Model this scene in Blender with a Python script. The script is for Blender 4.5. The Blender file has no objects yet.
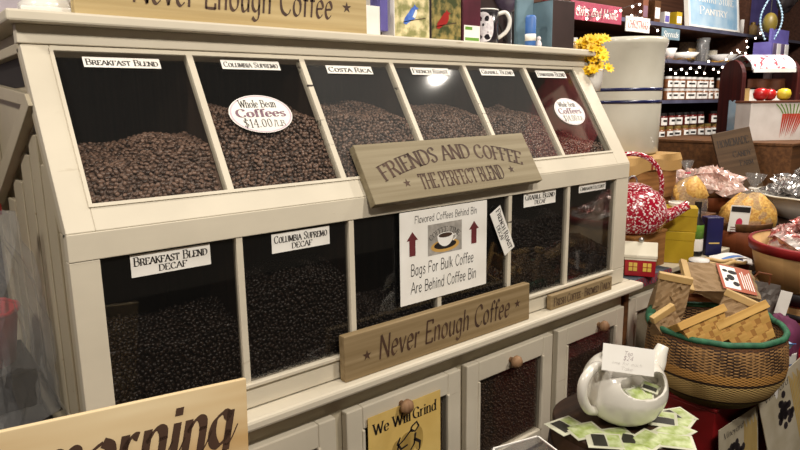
import bpy, math, random
import numpy as np
from mathutils import Vector, Matrix
random.seed(7)
SC = bpy.context.scene
COL = SC.collection
PI = math.pi

# ------------------------------------------------------------------ camera
FPX = 631.25                                   # focal length in pixels of an 800 px wide frame
CAM = Vector((-0.24015, -1.05803, 1.49538))
YAW, PITCH, ROLL = math.radians(39.489), math.radians(-10.912), math.radians(-0.818)
_F = Vector((math.sin(YAW)*math.cos(PITCH), math.cos(YAW)*math.cos(PITCH), math.sin(PITCH)))
_R = Vector((math.cos(YAW), -math.sin(YAW), 0)); _U = _R.cross(_F)
_R2 = _R*math.cos(ROLL)+_U*math.sin(ROLL); _U2 = _U*math.cos(ROLL)-_R*math.sin(ROLL)
cd = bpy.data.cameras.new('camera'); cam = bpy.data.objects.new('camera', cd); COL.objects.link(cam)
cd.sensor_width = 36; cd.lens = FPX/800*36; cd.clip_start = .02
m3 = Matrix((_R2, _U2, -_F)).transposed()
cam.matrix_world = Matrix.Translation(CAM) @ m3.to_4x4()
SC.camera = cam

def ray(px, py): return _R2*((px-400)/FPX)+_U2*((225-py)/FPX)+_F
def at(px, py, d): return CAM+ray(px, py)*d                     # a point d metres in front of the lens
def onY(px, py, y): r = ray(px, py); return CAM+r*((y-CAM.y)/r.y)
def onZ(px, py, z): r = ray(px, py); return CAM+r*((z-CAM.z)/r.z)

# ------------------------------------------------------------------ world, lamps, exposure
w = bpy.data.worlds.new('world'); SC.world = w; w.use_nodes = True
w.node_tree.nodes['Background'].inputs[0].default_value = (1.0, .80, .58, 1)
w.node_tree.nodes['Background'].inputs[1].default_value = .10
SC.view_settings.view_transform = 'Standard'; SC.view_settings.look = 'None'
SC.view_settings.exposure = 0.0; SC.view_settings.gamma = 1.0; SC.view_settings.use_curve_mapping = False
SC.cycles.use_denoising = True
SC.cycles.max_bounces = 8; SC.cycles.transparent_max_bounces = 16

def lamp(name, loc, target, size, power, col, spread=180):
    l = bpy.data.lights.new(name, 'AREA'); l.shape = 'DISK'; l.size = size; l.energy = power; l.color = col
    l.spread = math.radians(spread)
    o = bpy.data.objects.new(name, l); COL.objects.link(o); o.location = loc
    o.rotation_euler = (Vector(target)-Vector(loc)).to_track_quat('-Z', 'Y').to_euler()
    return o
WARM = (1, .92, .81); NEUT = (1, .93, .86)
lamp('ceiling_lamp', (-.1, -1.7, 2.8), (0.3, 0.0, 1.2), .25, 33, WARM)
lamp('ceiling_lamp', (1.1, -1.6, 2.8), (1.1, 0.1, 1.2), .25, 31, WARM)
lamp('ceiling_lamp', (2.164, -.39, 2.8), (1.9, -.1, 1.0), .075, 21, WARM)
lamp('ceiling_lamp', (3.5, -.1, 2.8), (3.6, .6, 1.4), .4, 48, NEUT)
lamp('ceiling_lamp', (-1.3, -.3, 2.7), (-.1, .4, 1.2), .25, 22, WARM)
lamp('ceiling_lamp', (1.0, .75, 2.8), (1.0, .6, 1.6), .3, 18, NEUT)

# ------------------------------------------------------------------ materials
def srgb(h):
    c = [int(h[i:i+2], 16)/255 for i in (0, 2, 4)]
    return tuple((x/12.92 if x <= .04045 else ((x+.055)/1.055)**2.4) for x in c)+(1,)
def newmat(name):
    m = bpy.data.materials.new(name); m.use_nodes = True
    return m, m.node_tree.nodes, m.node_tree.links, m.node_tree.nodes['Principled BSDF']
def ramp(n, stops, interp='LINEAR'):
    r = n.new('ShaderNodeValToRGB'); r.color_ramp.interpolation = interp
    e = r.color_ramp.elements
    e[0].position, e[0].color = stops[0]; e[1].position, e[1].color = stops[1]
    for p, c in stops[2:]:
        x = e.new(p); x.color = c
    return r
def mat(name, c1, c2=None, rough=.6, scale=(12, 12, 12), detail=4, metal=0, bump=0, spec=.5, coat=0, lo=.35, hi=.65, emit=None, estr=0, trans=0):
    m, n, l, b = newmat(name)
    b.inputs['Roughness'].default_value = rough; b.inputs['Metallic'].default_value = metal
    b.inputs['Specular IOR Level'].default_value = spec; b.inputs['Coat Weight'].default_value = coat
    c1 = srgb(c1); c2 = srgb(c2) if c2 else tuple(x*.86 for x in c1[:3])+(1,)
    tc = n.new('ShaderNodeTexCoord'); mp = n.new('ShaderNodeMapping'); mp.inputs['Scale'].default_value = scale
    l.new(tc.outputs['Object'], mp.inputs['Vector'])
    nz = n.new('ShaderNodeTexNoise'); nz.inputs['Detail'].default_value = detail; nz.inputs['Scale'].default_value = 1
    l.new(mp.outputs[0], nz.inputs['Vector'])
    r = ramp(n, [(lo, c1), (hi, c2)]); l.new(nz.outputs['Fac'], r.inputs[0]); l.new(r.outputs[0], b.inputs['Base Color'])
    if bump:
        bp = n.new('ShaderNodeBump'); bp.inputs['Strength'].default_value = bump; bp.inputs['Distance'].default_value = .003
        l.new(nz.outputs['Fac'], bp.inputs['Height']); l.new(bp.outputs[0], b.inputs['Normal'])
    if emit:
        b.inputs['Emission Color'].default_value = srgb(emit); b.inputs['Emission Strength'].default_value = estr
    if trans: b.inputs['Transmission Weight'].default_value = trans
    return m
def wood(name, c1, c2, axis='x', rough=.65, fine=60):
    s = {'x': (1.6, fine, fine), 'y': (fine, 1.6, fine), 'z': (fine, fine, 1.6)}[axis]
    return mat(name, c1, c2, rough, s, 3, bump=.15, spec=.3)
def paint(name, c, worn, rough=.5, thr=.68, amt=.55):
    """cream paint with scuffed, yellowed patches"""
    m, n, l, b = newmat(name); b.inputs['Roughness'].default_value = rough; b.inputs['Specular IOR Level'].default_value = .35
    tc = n.new('ShaderNodeTexCoord')
    a = n.new('ShaderNodeTexNoise'); a.inputs['Scale'].default_value = 7; a.inputs['Detail'].default_value = 6
    mp = n.new('ShaderNodeMapping'); mp.inputs['Scale'].default_value = (9, 40, 60); l.new(tc.outputs['Object'], mp.inputs[0])
    s = n.new('ShaderNodeTexNoise'); s.inputs['Scale'].default_value = 1; s.inputs['Detail'].default_value = 8; l.new(mp.outputs[0], s.inputs['Vector'])
    l.new(tc.outputs['Object'], a.inputs['Vector'])
    r1 = ramp(n, [(.35, srgb(c)), (.75, tuple(x*.88 for x in srgb(c)[:3])+(1,))]); l.new(a.outputs['Fac'], r1.inputs[0])
    r2 = ramp(n, [(thr, (0, 0, 0, 1)), (thr+.08, (1, 1, 1, 1))]); l.new(s.outputs['Fac'], r2.inputs[0])
    mul = n.new('ShaderNodeMath'); mul.operation = 'MULTIPLY'; mul.inputs[1].default_value = amt; l.new(r2.outputs[0], mul.inputs[0])
    mx = n.new('ShaderNodeMixRGB'); l.new(mul.outputs[0], mx.inputs[0]); l.new(r1.outputs[0], mx.inputs[1]); mx.inputs[2].default_value = srgb(worn)
    l.new(mx.outputs[0], b.inputs['Base Color'])
    bp = n.new('ShaderNodeBump'); bp.inputs['Strength'].default_value = .12; bp.inputs['Distance'].default_value = .002
    l.new(s.outputs['Fac'], bp.inputs['Height']); l.new(bp.outputs[0], b.inputs['Normal'])
    return m
def glass(name, tint=(.93, .93, .92, 1), dust=.02, rough=.03, ior=1.45):
    m, n, l, b = newmat(name); n.remove(b); out = n['Material Output']
    t = n.new('ShaderNodeBsdfTransparent'); t.inputs[0].default_value = tint
    g = n.new('ShaderNodeBsdfGlossy'); g.inputs['Roughness'].default_value = rough
    d = n.new('ShaderNodeBsdfDiffuse'); d.inputs[0].default_value = (.7, .7, .7, 1)
    fr = n.new('ShaderNodeFresnel'); fr.inputs['IOR'].default_value = ior
    nz = n.new('ShaderNodeTexNoise'); nz.inputs['Scale'].default_value = 90; nz.inputs['Detail'].default_value = 5
    mm = n.new('ShaderNodeMath'); mm.operation = 'MULTIPLY'; mm.inputs[1].default_value = dust*2; l.new(nz.outputs['Fac'], mm.inputs[0])
    a = n.new('ShaderNodeMixShader'); l.new(mm.outputs[0], a.inputs[0]); l.new(t.outputs[0], a.inputs[1]); l.new(d.outputs[0], a.inputs[2])
    c = n.new('ShaderNodeMixShader'); l.new(fr.outputs[0], c.inputs[0]); l.new(a.outputs[0], c.inputs[1]); l.new(g.outputs[0], c.inputs[2])
    # the same reflectance from both sides of the sheet
    geo = n.new('ShaderNodeNewGeometry'); mp = n.new('ShaderNodeMath'); mp.operation = 'MULTIPLY_ADD'; l.new(geo.outputs['Backfacing'], mp.inputs[0])
    mp.inputs[1].default_value = 1/ior-ior; mp.inputs[2].default_value = ior; l.new(mp.outputs[0], fr.inputs['IOR'])
    l.new(c.outputs[0], out.inputs[0])
    return m
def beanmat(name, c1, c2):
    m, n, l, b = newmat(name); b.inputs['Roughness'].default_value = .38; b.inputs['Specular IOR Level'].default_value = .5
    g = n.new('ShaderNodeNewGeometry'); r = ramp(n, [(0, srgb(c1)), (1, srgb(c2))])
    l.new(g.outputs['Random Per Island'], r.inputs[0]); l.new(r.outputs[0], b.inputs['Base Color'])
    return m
def speckle(name, base, spot, scale=90, lo=.5, hi=.54, rough=.2, stretch=(1, 1, 1)):
    m, n, l, b = newmat(name); b.inputs['Roughness'].default_value = rough; b.inputs['Coat Weight'].default_value = .3
    tc = n.new('ShaderNodeTexCoord'); mp = n.new('ShaderNodeMapping'); mp.inputs['Scale'].default_value = stretch; l.new(tc.outputs['Object'], mp.inputs[0])
    nz = n.new('ShaderNodeTexNoise'); nz.inputs['Scale'].default_value = scale; nz.inputs['Detail'].default_value = 3; l.new(mp.outputs[0], nz.inputs['Vector'])
    r = ramp(n, [(lo, srgb(base)), (hi, srgb(spot))]); l.new(nz.outputs['Fac'], r.inputs[0]); l.new(r.outputs[0], b.inputs['Base Color'])
    return m
def polar(n, l):
    """object-space angle (0..1) and height of a turned thing"""
    tc = n.new('ShaderNodeTexCoord'); sp = n.new('ShaderNodeSeparateXYZ'); l.new(tc.outputs['Object'], sp.inputs[0])
    an = n.new('ShaderNodeMath'); an.operation = 'ARCTAN2'; l.new(sp.outputs[1], an.inputs[0]); l.new(sp.outputs[0], an.inputs[1])
    dv = n.new('ShaderNodeMath'); dv.operation = 'DIVIDE'; dv.inputs[1].default_value = 2*PI; l.new(an.outputs[0], dv.inputs[0])
    return dv.outputs[0], sp.outputs[2]
def mth(n, l, op, a, b=None):
    x = n.new('ShaderNodeMath'); x.operation = op
    for i, v in enumerate((a, b)):
        if v is None: continue
        if isinstance(v, (int, float)): x.inputs[i].default_value = v
        else: l.new(v, x.inputs[i])
    return x.outputs[0]
def bandmat(name, bands, H, rough=.7, weave=None, stave=0, bump=.4):
    """colour bands by height (0..H), fine weave by angle x height"""
    m, n, l, b = newmat(name); b.inputs['Roughness'].default_value = rough; b.inputs['Specular IOR Level'].default_value = .25
    an, z = polar(n, l)
    zz = mth(n, l, 'DIVIDE', z, H)
    r = ramp(n, [(p, srgb(c)) for p, c in bands], 'CONSTANT'); l.new(zz, r.inputs[0])
    col = r.outputs[0]
    if weave:
        nu, nv, dark, lo, hi = weave          # lo..hi: the height band with the dark diamond pattern
        u = mth(n, l, 'MULTIPLY', an, nu*2*PI); v = mth(n, l, 'MULTIPLY', zz, nv*2*PI)
        s = mth(n, l, 'MULTIPLY', mth(n, l, 'SINE', u), mth(n, l, 'SINE', v))
        k = ramp(n, [(0, (.62, .62, .62, 1)), (.5, (1, 1, 1, 1))]); l.new(mth(n, l, 'ADD', mth(n, l, 'MULTIPLY', s, .5), .5), k.inputs[0])
        mx = n.new('ShaderNodeMixRGB'); mx.blend_type = 'MULTIPLY'; mx.inputs[0].default_value = 1; l.new(col, mx.inputs[1]); l.new(k.outputs[0], mx.inputs[2]); col = mx.outputs[0]
        if hi > lo:
            d1 = mth(n, l, 'SINE', mth(n, l, 'MULTIPLY', an, nu*.55*2*PI))
            d2 = mth(n, l, 'SINE', mth(n, l, 'MULTIPLY', zz, nv*.9*2*PI))
            big = mth(n, l, 'SINE', mth(n, l, 'ADD', mth(n, l, 'MULTIPLY', an, 9*2*PI), mth(n, l, 'MULTIPLY', zz, 7)))
            f = mth(n, l, 'GREATER_THAN', mth(n, l, 'ADD', mth(n, l, 'MULTIPLY', d1, d2), mth(n, l, 'MULTIPLY', big, .35)), .18)
            inb = mth(n, l, 'MULTIPLY', mth(n, l, 'GREATER_THAN', zz, lo), mth(n, l, 'LESS_THAN', zz, hi))
            mx2 = n.new('ShaderNodeMixRGB'); l.new(mth(n, l, 'MULTIPLY', f, inb), mx2.inputs[0]); l.new(col, mx2.inputs[1]); mx2.inputs[2].default_value = srgb(dark); col = mx2.outputs[0]
        bp = n.new('ShaderNodeBump'); bp.inputs['Strength'].default_value = bump; bp.inputs['Distance'].default_value = .003
        l.new(s, bp.inputs['Height']); l.new(bp.outputs[0], b.inputs['Normal'])
    if stave:
        fl = mth(n, l, 'FLOOR', mth(n, l, 'MULTIPLY', an, stave))
        wn = n.new('ShaderNodeTexWhiteNoise'); wn.noise_dimensions = '1D'; l.new(fl, wn.inputs['W'])
        k = ramp(n, [(0, (.66, .66, .66, 1)), (1, (1, 1, 1, 1))]); l.new(wn.outputs['Value'], k.inputs[0])
        mx = n.new('ShaderNodeMixRGB'); mx.blend_type = 'MULTIPLY'; mx.inputs[0].default_value = 1; l.new(col, mx.inputs[1]); l.new(k.outputs[0], mx.inputs[2]); col = mx.outputs[0]
    l.new(col, b.inputs['Base Color'])
    return m
def checker(name, c1, c2, sc=60, rough=.7, vec=(1, 1, 1)):
    m, n, l, b = newmat(name); b.inputs['Roughness'].default_value = rough
    tc = n.new('ShaderNodeTexCoord'); mp = n.new('ShaderNodeMapping'); mp.inputs['Scale'].default_value = vec; l.new(tc.outputs['Object'], mp.inputs[0])
    k = n.new('ShaderNodeTexChecker'); k.inputs['Scale'].default_value = sc; k.inputs[1].default_value = srgb(c1); k.inputs[2].default_value = srgb(c2)
    l.new(mp.outputs[0], k.inputs['Vector']); l.new(k.outputs[0], b.inputs['Base Color'])
    return m

M = dict(
 cream=paint('cream_paint', 'CEC5B2', '94805E'), creamd=paint('cream_paint_aged', 'BDB29A', '86704E'), worn=paint('worn_cream_paint', 'CEC5B2', '2A1E17', .5, .60, 1),
 inside=wood('bin_inside', '33241A', '231811', 'z'), dark=mat('near_black', '17110E', '0E0A08', .7),
 glass=glass('display_glass', dust=.006), veiled=glass('veiled_display_glass', dust=.028, rough=.05), dglass=glass('shade_tinted_glass', (.80, .79, .78, 1), dust=.004), doorglass=glass('door_glass', (.93, .92, .91, 1), .004), clear=glass('clear_plastic', (.88, .88, .88, 1), .12, .12),
 bean=beanmat('roasted_beans', '38261D', '86695A'), beanm=beanmat('shaded_roasted_beans', '241912', '54402F'), beand=beanmat('deep_shaded_beans', '17100C', '2E221B'),  # lower bins and doors: shade is put into darker bean colours
 white=mat('white_card', 'EDEAE4', 'E4E0D8', .6), ink=mat('black_ink', '1B1614', '241C1A', .6), sepia=mat('brown_ink', '3B2619', '49301F', .7),
 maroon=mat('maroon_ink', '6B2A2E', '5B2226', .6), greyp=mat('grey_picture', 'A9A39B', '8E8982', .6, (60, 60, 60)),
 pink=mat('mauve_ink', '80606E', '745664', .6), ring=mat('pale_shadow_tint', 'CDB8C2', 'C4AEBA', .6),
 olive=wood('sign_olive_wood', '8F846B', '7B6F56', 'x'), tan=wood('sign_tan_wood', '948060', '7C6848', 'x'), tanlight=wood('sign_pale_tan_wood', 'BEA97C', 'A89265', 'x'), pine=wood('pine_board', 'E0CDA6', 'BC9A68', 'x', fine=13),
 edge=wood('sign_edge_wood', '6B5A3C', '524328', 'x'), yellowp=mat('yellow_paper', 'DDBE72', 'D2B164', .6), knob=wood('knob_wood', '947355', '7A5A40', 'z'),
 brown=wood('brown_wood', '6A4526', '4E321B', 'x'), crate=wood('crate_wood', '9A6C3C', '7B522B', 'x'), barrel=wood('dark_barrel_wood', '3E2A1C', '2A1B12', 'x', .5),
 redpaint=mat('red_paint', '8E1518', '6E0F13', .5), redbright=mat('bright_red', 'C4162A', 'AC1224', .45), maroonwood=wood('maroon_wood', '4A1A16', '321010', 'z', .5),
 floor=wood('floor_boards', '3A281C', '2A1C13', 'x', .5, 9), wall=wood('dark_wall_boards', '3A2A22', '2A1D18', 'z', .7, 14), walllight=mat('lilac_plaster', 'B9AEB4', 'A9A0A6', .8),
 ceil=mat('brown_ceiling', '3E3229', '33281F', .9), stone=mat('stoneware_glaze', 'C6C3B6', 'B9B5A6', .22, (5, 5, 5), coat=.4), cobalt=mat('cobalt_stripe', '1C2350', '151A40', .25),
 enamelred=speckle('red_speckled_enamel', '98122A', 'E2D2D2', 140, .54, .58), enamelwhite=mat('white_enamel', 'E9E6E0', 'DEDAD2', .2, coat=.5), ceramic=mat('white_ceramic', 'E8E4DA', 'DFDAD0', .16, coat=.4, spec=.6),
 burlap=checker('burlap_cloth', 'B8935A', 'A07C46', 260), yellowbox=mat('yellow_card', 'B5981A', 'A68812', .5), green=mat('green_print', '6FA03A', '5B8A2E', .5), navy=mat('navy_card', '1C1F52', '15173F', .4),
 slate=mat('slate_cloth', '4E5660', '3E454F', .9, (80, 80, 80)), gingham=checker('red_gingham', '8E2030', '3C4550', 120), kraft=mat('kraft_paper', '8F7350', '7E6545', .75, (14, 14, 14), bump=.3), kraftfold=mat('kraft_tin_tie', 'C3A36C', 'AD8D58', .6),
 labelred=mat('brick_label', 'A85A42', '9A4E38', .6), splint=checker('basket_splint', 'B88A45', '94662A', 46), splintrim=wood('splint_rim', 'C39A55', 'A67C3C', 'x'), foil=mat('silver_foil', 'D8D5D2', 'B8B3B0', .22, (25, 25, 25), metal=.85, bump=.6),
 foilred=mat('red_foil', 'A63A30', 'D9CFC9', .25, (22, 22, 22), metal=.5, bump=.6), pasta=mat('golden_pasta', 'D9B05E', 'B5813A', .5, (110, 110, 110), bump=.9), candy=mat('pale_candy', 'DCC4B8', 'B08478', .22, (45, 45, 45), bump=.8, coat=.6),
 leather=mat('brown_leather', '7E4A2A', '5E341C', .5, (20, 20, 20), bump=.3), greenrim=mat('green_grass_binding', '2F6A4A', '1F5038', .7, (60, 60, 60), bump=.6), teagreen=mat('tea_sachet_green', '8FA24A', 'C6CFA2', .5, (45, 45, 45)), teablack=mat('tea_sachet_black', '22211C', '34332B', .5),
 teawhite=mat('tea_sachet_paper', 'CDCDB8', 'BFBFA8', .5), purple=mat('purple_card', '6A62A8', '585094', .5), blue=mat('blue_print', '3E6FB4', '2F5896', .5), skyb=mat('pale_blue_print', '86AECB', 'B4CBDA', .5, (8, 8, 8)),
 meadow=mat('meadow_print', 'E2D3A4', '8C8A58', .4, (34, 34, 34), 6, lo=.42, hi=.6), moss=mat('moss_print', '3E4524', '9A8850', .4, (44, 44, 44), 6, lo=.42, hi=.62), wine=mat('wine_red_card', '5A2030', '431622', .4), signbrown=wood('dark_sign_wood', '57432F', '463524', 'x'), darkbrown=mat('dark_brown_card', '3A2B29', '2E2221', .5), steelblue=mat('blue_grey_card', '6E8894', '5C7480', .5),
 cobaltbird=mat('bird_blue', '3F62B8', '5C82D0', .4, (90, 90, 90)), birdred=mat('bird_red', 'A8261E', '8E1C18', .4), mugblack=mat('black_glaze', '1C1A1E', '241F26', .2), fur=mat('white_dog_fur', 'E6E1E2', 'C6BEC4', .6, (120, 120, 120)),
 lilac=mat('lilac_glass', '7A6C86', '4C4258', .15, spec=.8), metal=mat('brushed_metal', 'B8B8B8', '9A9A9A', .3, metal=.9), petal=mat('yellow_petals', 'F0C810', 'D9A80A', .6), leaf=mat('leaf_green', '6E8A2E', '4E6E20', .6), palegreen=mat('pale_green_leaf', 'B3BE58', '94A240', .6),
 shelf=wood('shelf_wood', '5A3A2A', '452B1E', 'x'), shelfblue=mat('bluish_shelf_edge', '5A5A70', '4A4A5E', .5), bulb=mat('warm_bulb', 'FFF0E0', 'FFF0E0', .4, emit='FFE6D0', estr=9), wire=mat('dark_wire', '26201C', '1A1613', .6),
 pinksign=mat('pink_sign', 'B0445E', '9A3850', .6), jar=mat('jar_contents', '8A5A3A', '5E3A28', .15, (20, 20, 20), coat=.6), jarred=mat('jar_contents_red', '6A2420', '4A1816', .15, coat=.6), jarpale=mat('jar_contents_pale', 'B89A6A', '96784C', .15, coat=.6), lid=mat('jar_lid_black', '201C1C', '161313', .35),
 lidgold=mat('jar_lid_gold', 'B89A5A', '9A7E42', .3, metal=.6), towel=speckle('printed_towel', 'D8DCE4', 'C04048', 24, .56, .6, .8), linen=mat('striped_linen', 'D9D6D2', 'C9C5C0', .8), parchment=mat('parchment_print', 'B3AA96', 'A0967F', .7), olivegourd=mat('olive_gourd', '857430', '6A5B22', .45), carrot=mat('carrot_red', 'C2452E', 'A83624', .5), apple=speckle('apple_skin', 'B01C1C', 'D8A83C', 20, .58, .72, .3),
 lemon=mat('yellow_fruit', 'D8C03A', 'C4A82A', .35), plum=mat('plum_cloth', '6A2A4E', '53203C', .8), greybag=mat('grey_gift_bag', '6A625C', '544D48', .6), wickerdark=checker('dark_wicker', '4A3826', '33261A', 70), apron=mat('white_box_card', 'D9D2CC', 'CBC3BC', .55),
 rust=mat('rust_brown', '7A4A34', '5E3626', .6), grape=mat('grape_ink', '2A2226', '1E181C', .6), straw=mat('straw_print', 'B89A52', '9A7E3E', .7, (30, 30, 4)), blackmat=mat('black_band', '1B1719', '141113', .6), pinklabel=mat('pink_label', 'D0385A', 'BC2C4C', .5), tinroof=mat('cream_tin', 'DCD6C4', 'CFC8B4', .3), tinred=mat('red_tin', 'A81E2A', '941822', .35), tinyellow=mat('tin_window_yellow', 'E4C860', 'D8B850', .4),
)

# ------------------------------------------------------------------ mesh helpers
class MB:
    def __init__(s): s.v = []; s.f = []
    def add(s, vs, fs):
        k = len(s.v); s.v += [tuple(p) for p in vs]; s.f += [tuple(i+k for i in f) for f in fs]; return s
    def box(s, x0, x1, y0, y1, z0, z1):
        return s.add([(x0,y0,z0),(x1,y0,z0),(x1,y1,z0),(x0,y1,z0),(x0,y0,z1),(x1,y0,z1),(x1,y1,z1),(x0,y1,z1)],
                     [(3,2,1,0),(4,5,6,7),(0,1,5,4),(1,2,6,5),(2,3,7,6),(3,0,4,7)])
    def obox(s, o, ex, ey, ez):           # corner and three edge vectors
        o, ex, ey, ez = map(Vector, (o, ex, ey, ez))
        return s.add([o, o+ex, o+ex+ey, o+ey, o+ez, o+ex+ez, o+ex+ey+ez, o+ey+ez],
                     [(3,2,1,0),(4,5,6,7),(0,1,5,4),(1,2,6,5),(2,3,7,6),(3,0,4,7)])
    def prism(s, poly, a, b, axis='x'):   # polygon of (y, z) swept along x, or (x, z) along y, or (x, y) along z
        n = len(poly)
        def P(p, t): return {'x': (t, p[0], p[1]), 'y': (p[0], t, p[1]), 'z': (p[0], p[1], t)}[axis]
        return s.add([P(p, a) for p in poly]+[P(p, b) for p in poly],
                     [tuple(range(n))[::-1], tuple(range(n, 2*n))]+[(i, (i+1) % n, (i+1) % n+n, i+n) for i in range(n)])
    def lathe(s, prof, c=(0, 0, 0), seg=32, close=False):
        k = len(prof); vs = []; fs = []
        for i in range(seg):
            a = 2*PI*i/seg
            for r, z in prof: vs.append((c[0]+r*math.cos(a), c[1]+r*math.sin(a), c[2]+z))
        for i in range(seg):
            j = (i+1) % seg
            for q in range(k-1): fs.append((i*k+q, j*k+q, j*k+q+1, i*k+q+1))
        if close:
            fs.append(tuple(i*k for i in range(seg))[::-1]); fs.append(tuple(i*k+k-1 for i in range(seg)))
        return s.add(vs, fs)
    def tube(s, pts, r, seg=10, caps=True):
        pts = [Vector(p) for p in pts]; rs = r if isinstance(r, (list, tuple)) else [r]*len(pts)
        vs = []; fs = []; up = Vector((0, 0, 1)); n = len(pts)
        d0 = (pts[1]-pts[0]).normalized()
        u = d0.cross(up) if abs(d0.dot(up)) < .95 else d0.cross(Vector((1, 0, 0)))
        for i, p in enumerate(pts):
            d = (pts[min(i+1, n-1)]-pts[max(i-1, 0)]).normalized()
            u = (u-d*u.dot(d)).normalized(); v = d.cross(u)
            for k in range(seg):
                a = 2*PI*k/seg; vs.append(p+(u*math.cos(a)+v*math.sin(a))*rs[i])
        for i in range(n-1):
            for k in range(seg):
                q = (k+1) % seg; fs.append((i*seg+k, i*seg+q, (i+1)*seg+q, (i+1)*seg+k))
        if caps: fs.append(tuple(range(seg))[::-1]); fs.append(tuple((n-1)*seg+k for k in range(seg)))
        return s.add(vs, fs)
    def ball(s, c, r, seg=12, rings=8):
        rx, ry, rz = r if isinstance(r, (tuple, list)) else (r, r, r)
        vs = [(c[0], c[1], c[2]-rz)]; fs = []
        for i in range(1, rings):
            t = -PI/2+PI*i/rings
            for k in range(seg):
                a = 2*PI*k/seg; vs.append((c[0]+rx*math.cos(t)*math.cos(a), c[1]+ry*math.cos(t)*math.sin(a), c[2]+rz*math.sin(t)))
        vs.append((c[0], c[1], c[2]+rz)); L = len(vs)-1
        for k in range(seg):
            q = (k+1) % seg; fs.append((0, 1+q, 1+k)); fs.append((L, L-seg+k, L-seg+q))
            for i in range(rings-2): fs.append((1+i*seg+k, 1+i*seg+q, 1+(i+1)*seg+q, 1+(i+1)*seg+k))
        return s.add(vs, fs)
    def grid(s, fn, nu, nv):
        vs = [fn(i/nu, j/nv) for j in range(nv+1) for i in range(nu+1)]
        return s.add(vs, [(j*(nu+1)+i, j*(nu+1)+i+1, (j+1)*(nu+1)+i+1, (j+1)*(nu+1)+i) for j in range(nv) for i in range(nu)])
    def flat(s, poly, y=0, fn=None):      # a flat polygon facing -y, thin sheet of print
        P = fn or (lambda x, z: (x, y, z))
        return s.add([P(*p) for p in poly], [tuple(range(len(poly)))])
    def mesh(s, name, mtl, smooth=False):
        me = bpy.data.meshes.new(name); me.from_pydata(s.v, [], s.f); me.update()
        if mtl: me.materials.append(mtl)
        if smooth: me.polygons.foreach_set('use_smooth', [True]*len(me.polygons))
        return me
def obj(name, mb, mtl, root=None, smooth=False, bevel=0, solid=0, sub=0):
    o = bpy.data.objects.new(name, mb.mesh(name, mtl, smooth)); COL.objects.link(o)
    if root is not None: o.parent = root
    if solid:
        md = o.modifiers.new('solid', 'SOLIDIFY'); md.thickness = solid; md.offset = -1
    if bevel:
        md = o.modifiers.new('bevel', 'BEVEL'); md.width = bevel; md.segments = 2; md.limit_method = 'ANGLE'
    if sub:
        md = o.modifiers.new('sub', 'SUBSURF'); md.levels = sub; md.render_levels = sub
    return o
def tag(o, label, cat, group=None, kind=None):
    o['label'] = label; o['category'] = cat
    if group: o['group'] = group
    if kind: o['kind'] = kind
    return o
def thing(name, label, cat, loc=(0, 0, 0), rz=0, group=None, rx=0, ry=0):
    o = bpy.data.objects.new(name, None); COL.objects.link(o); o.location = loc; o.rotation_euler = (rx, ry, rz)
    o.empty_display_size = .05
    return tag(o, label, cat, group)
def struct(name, mb, mtl, bevel=0):
    o = obj(name, mb, mtl, bevel=bevel); o['kind'] = 'structure'; return o
def copy_tree(o, parent=None):
    c = o.copy(); COL.objects.link(c)
    if parent is not None: c.parent = parent
    for ch in list(o.children): copy_tree(ch, c)
    return c
ORD = ['first', 'second', 'third', 'fourth', 'fifth', 'sixth', 'seventh', 'eighth', 'ninth', 'tenth', 'eleventh', 'twelfth', 'thirteenth', 'fourteenth', 'fifteenth', 'sixteenth']

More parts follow.
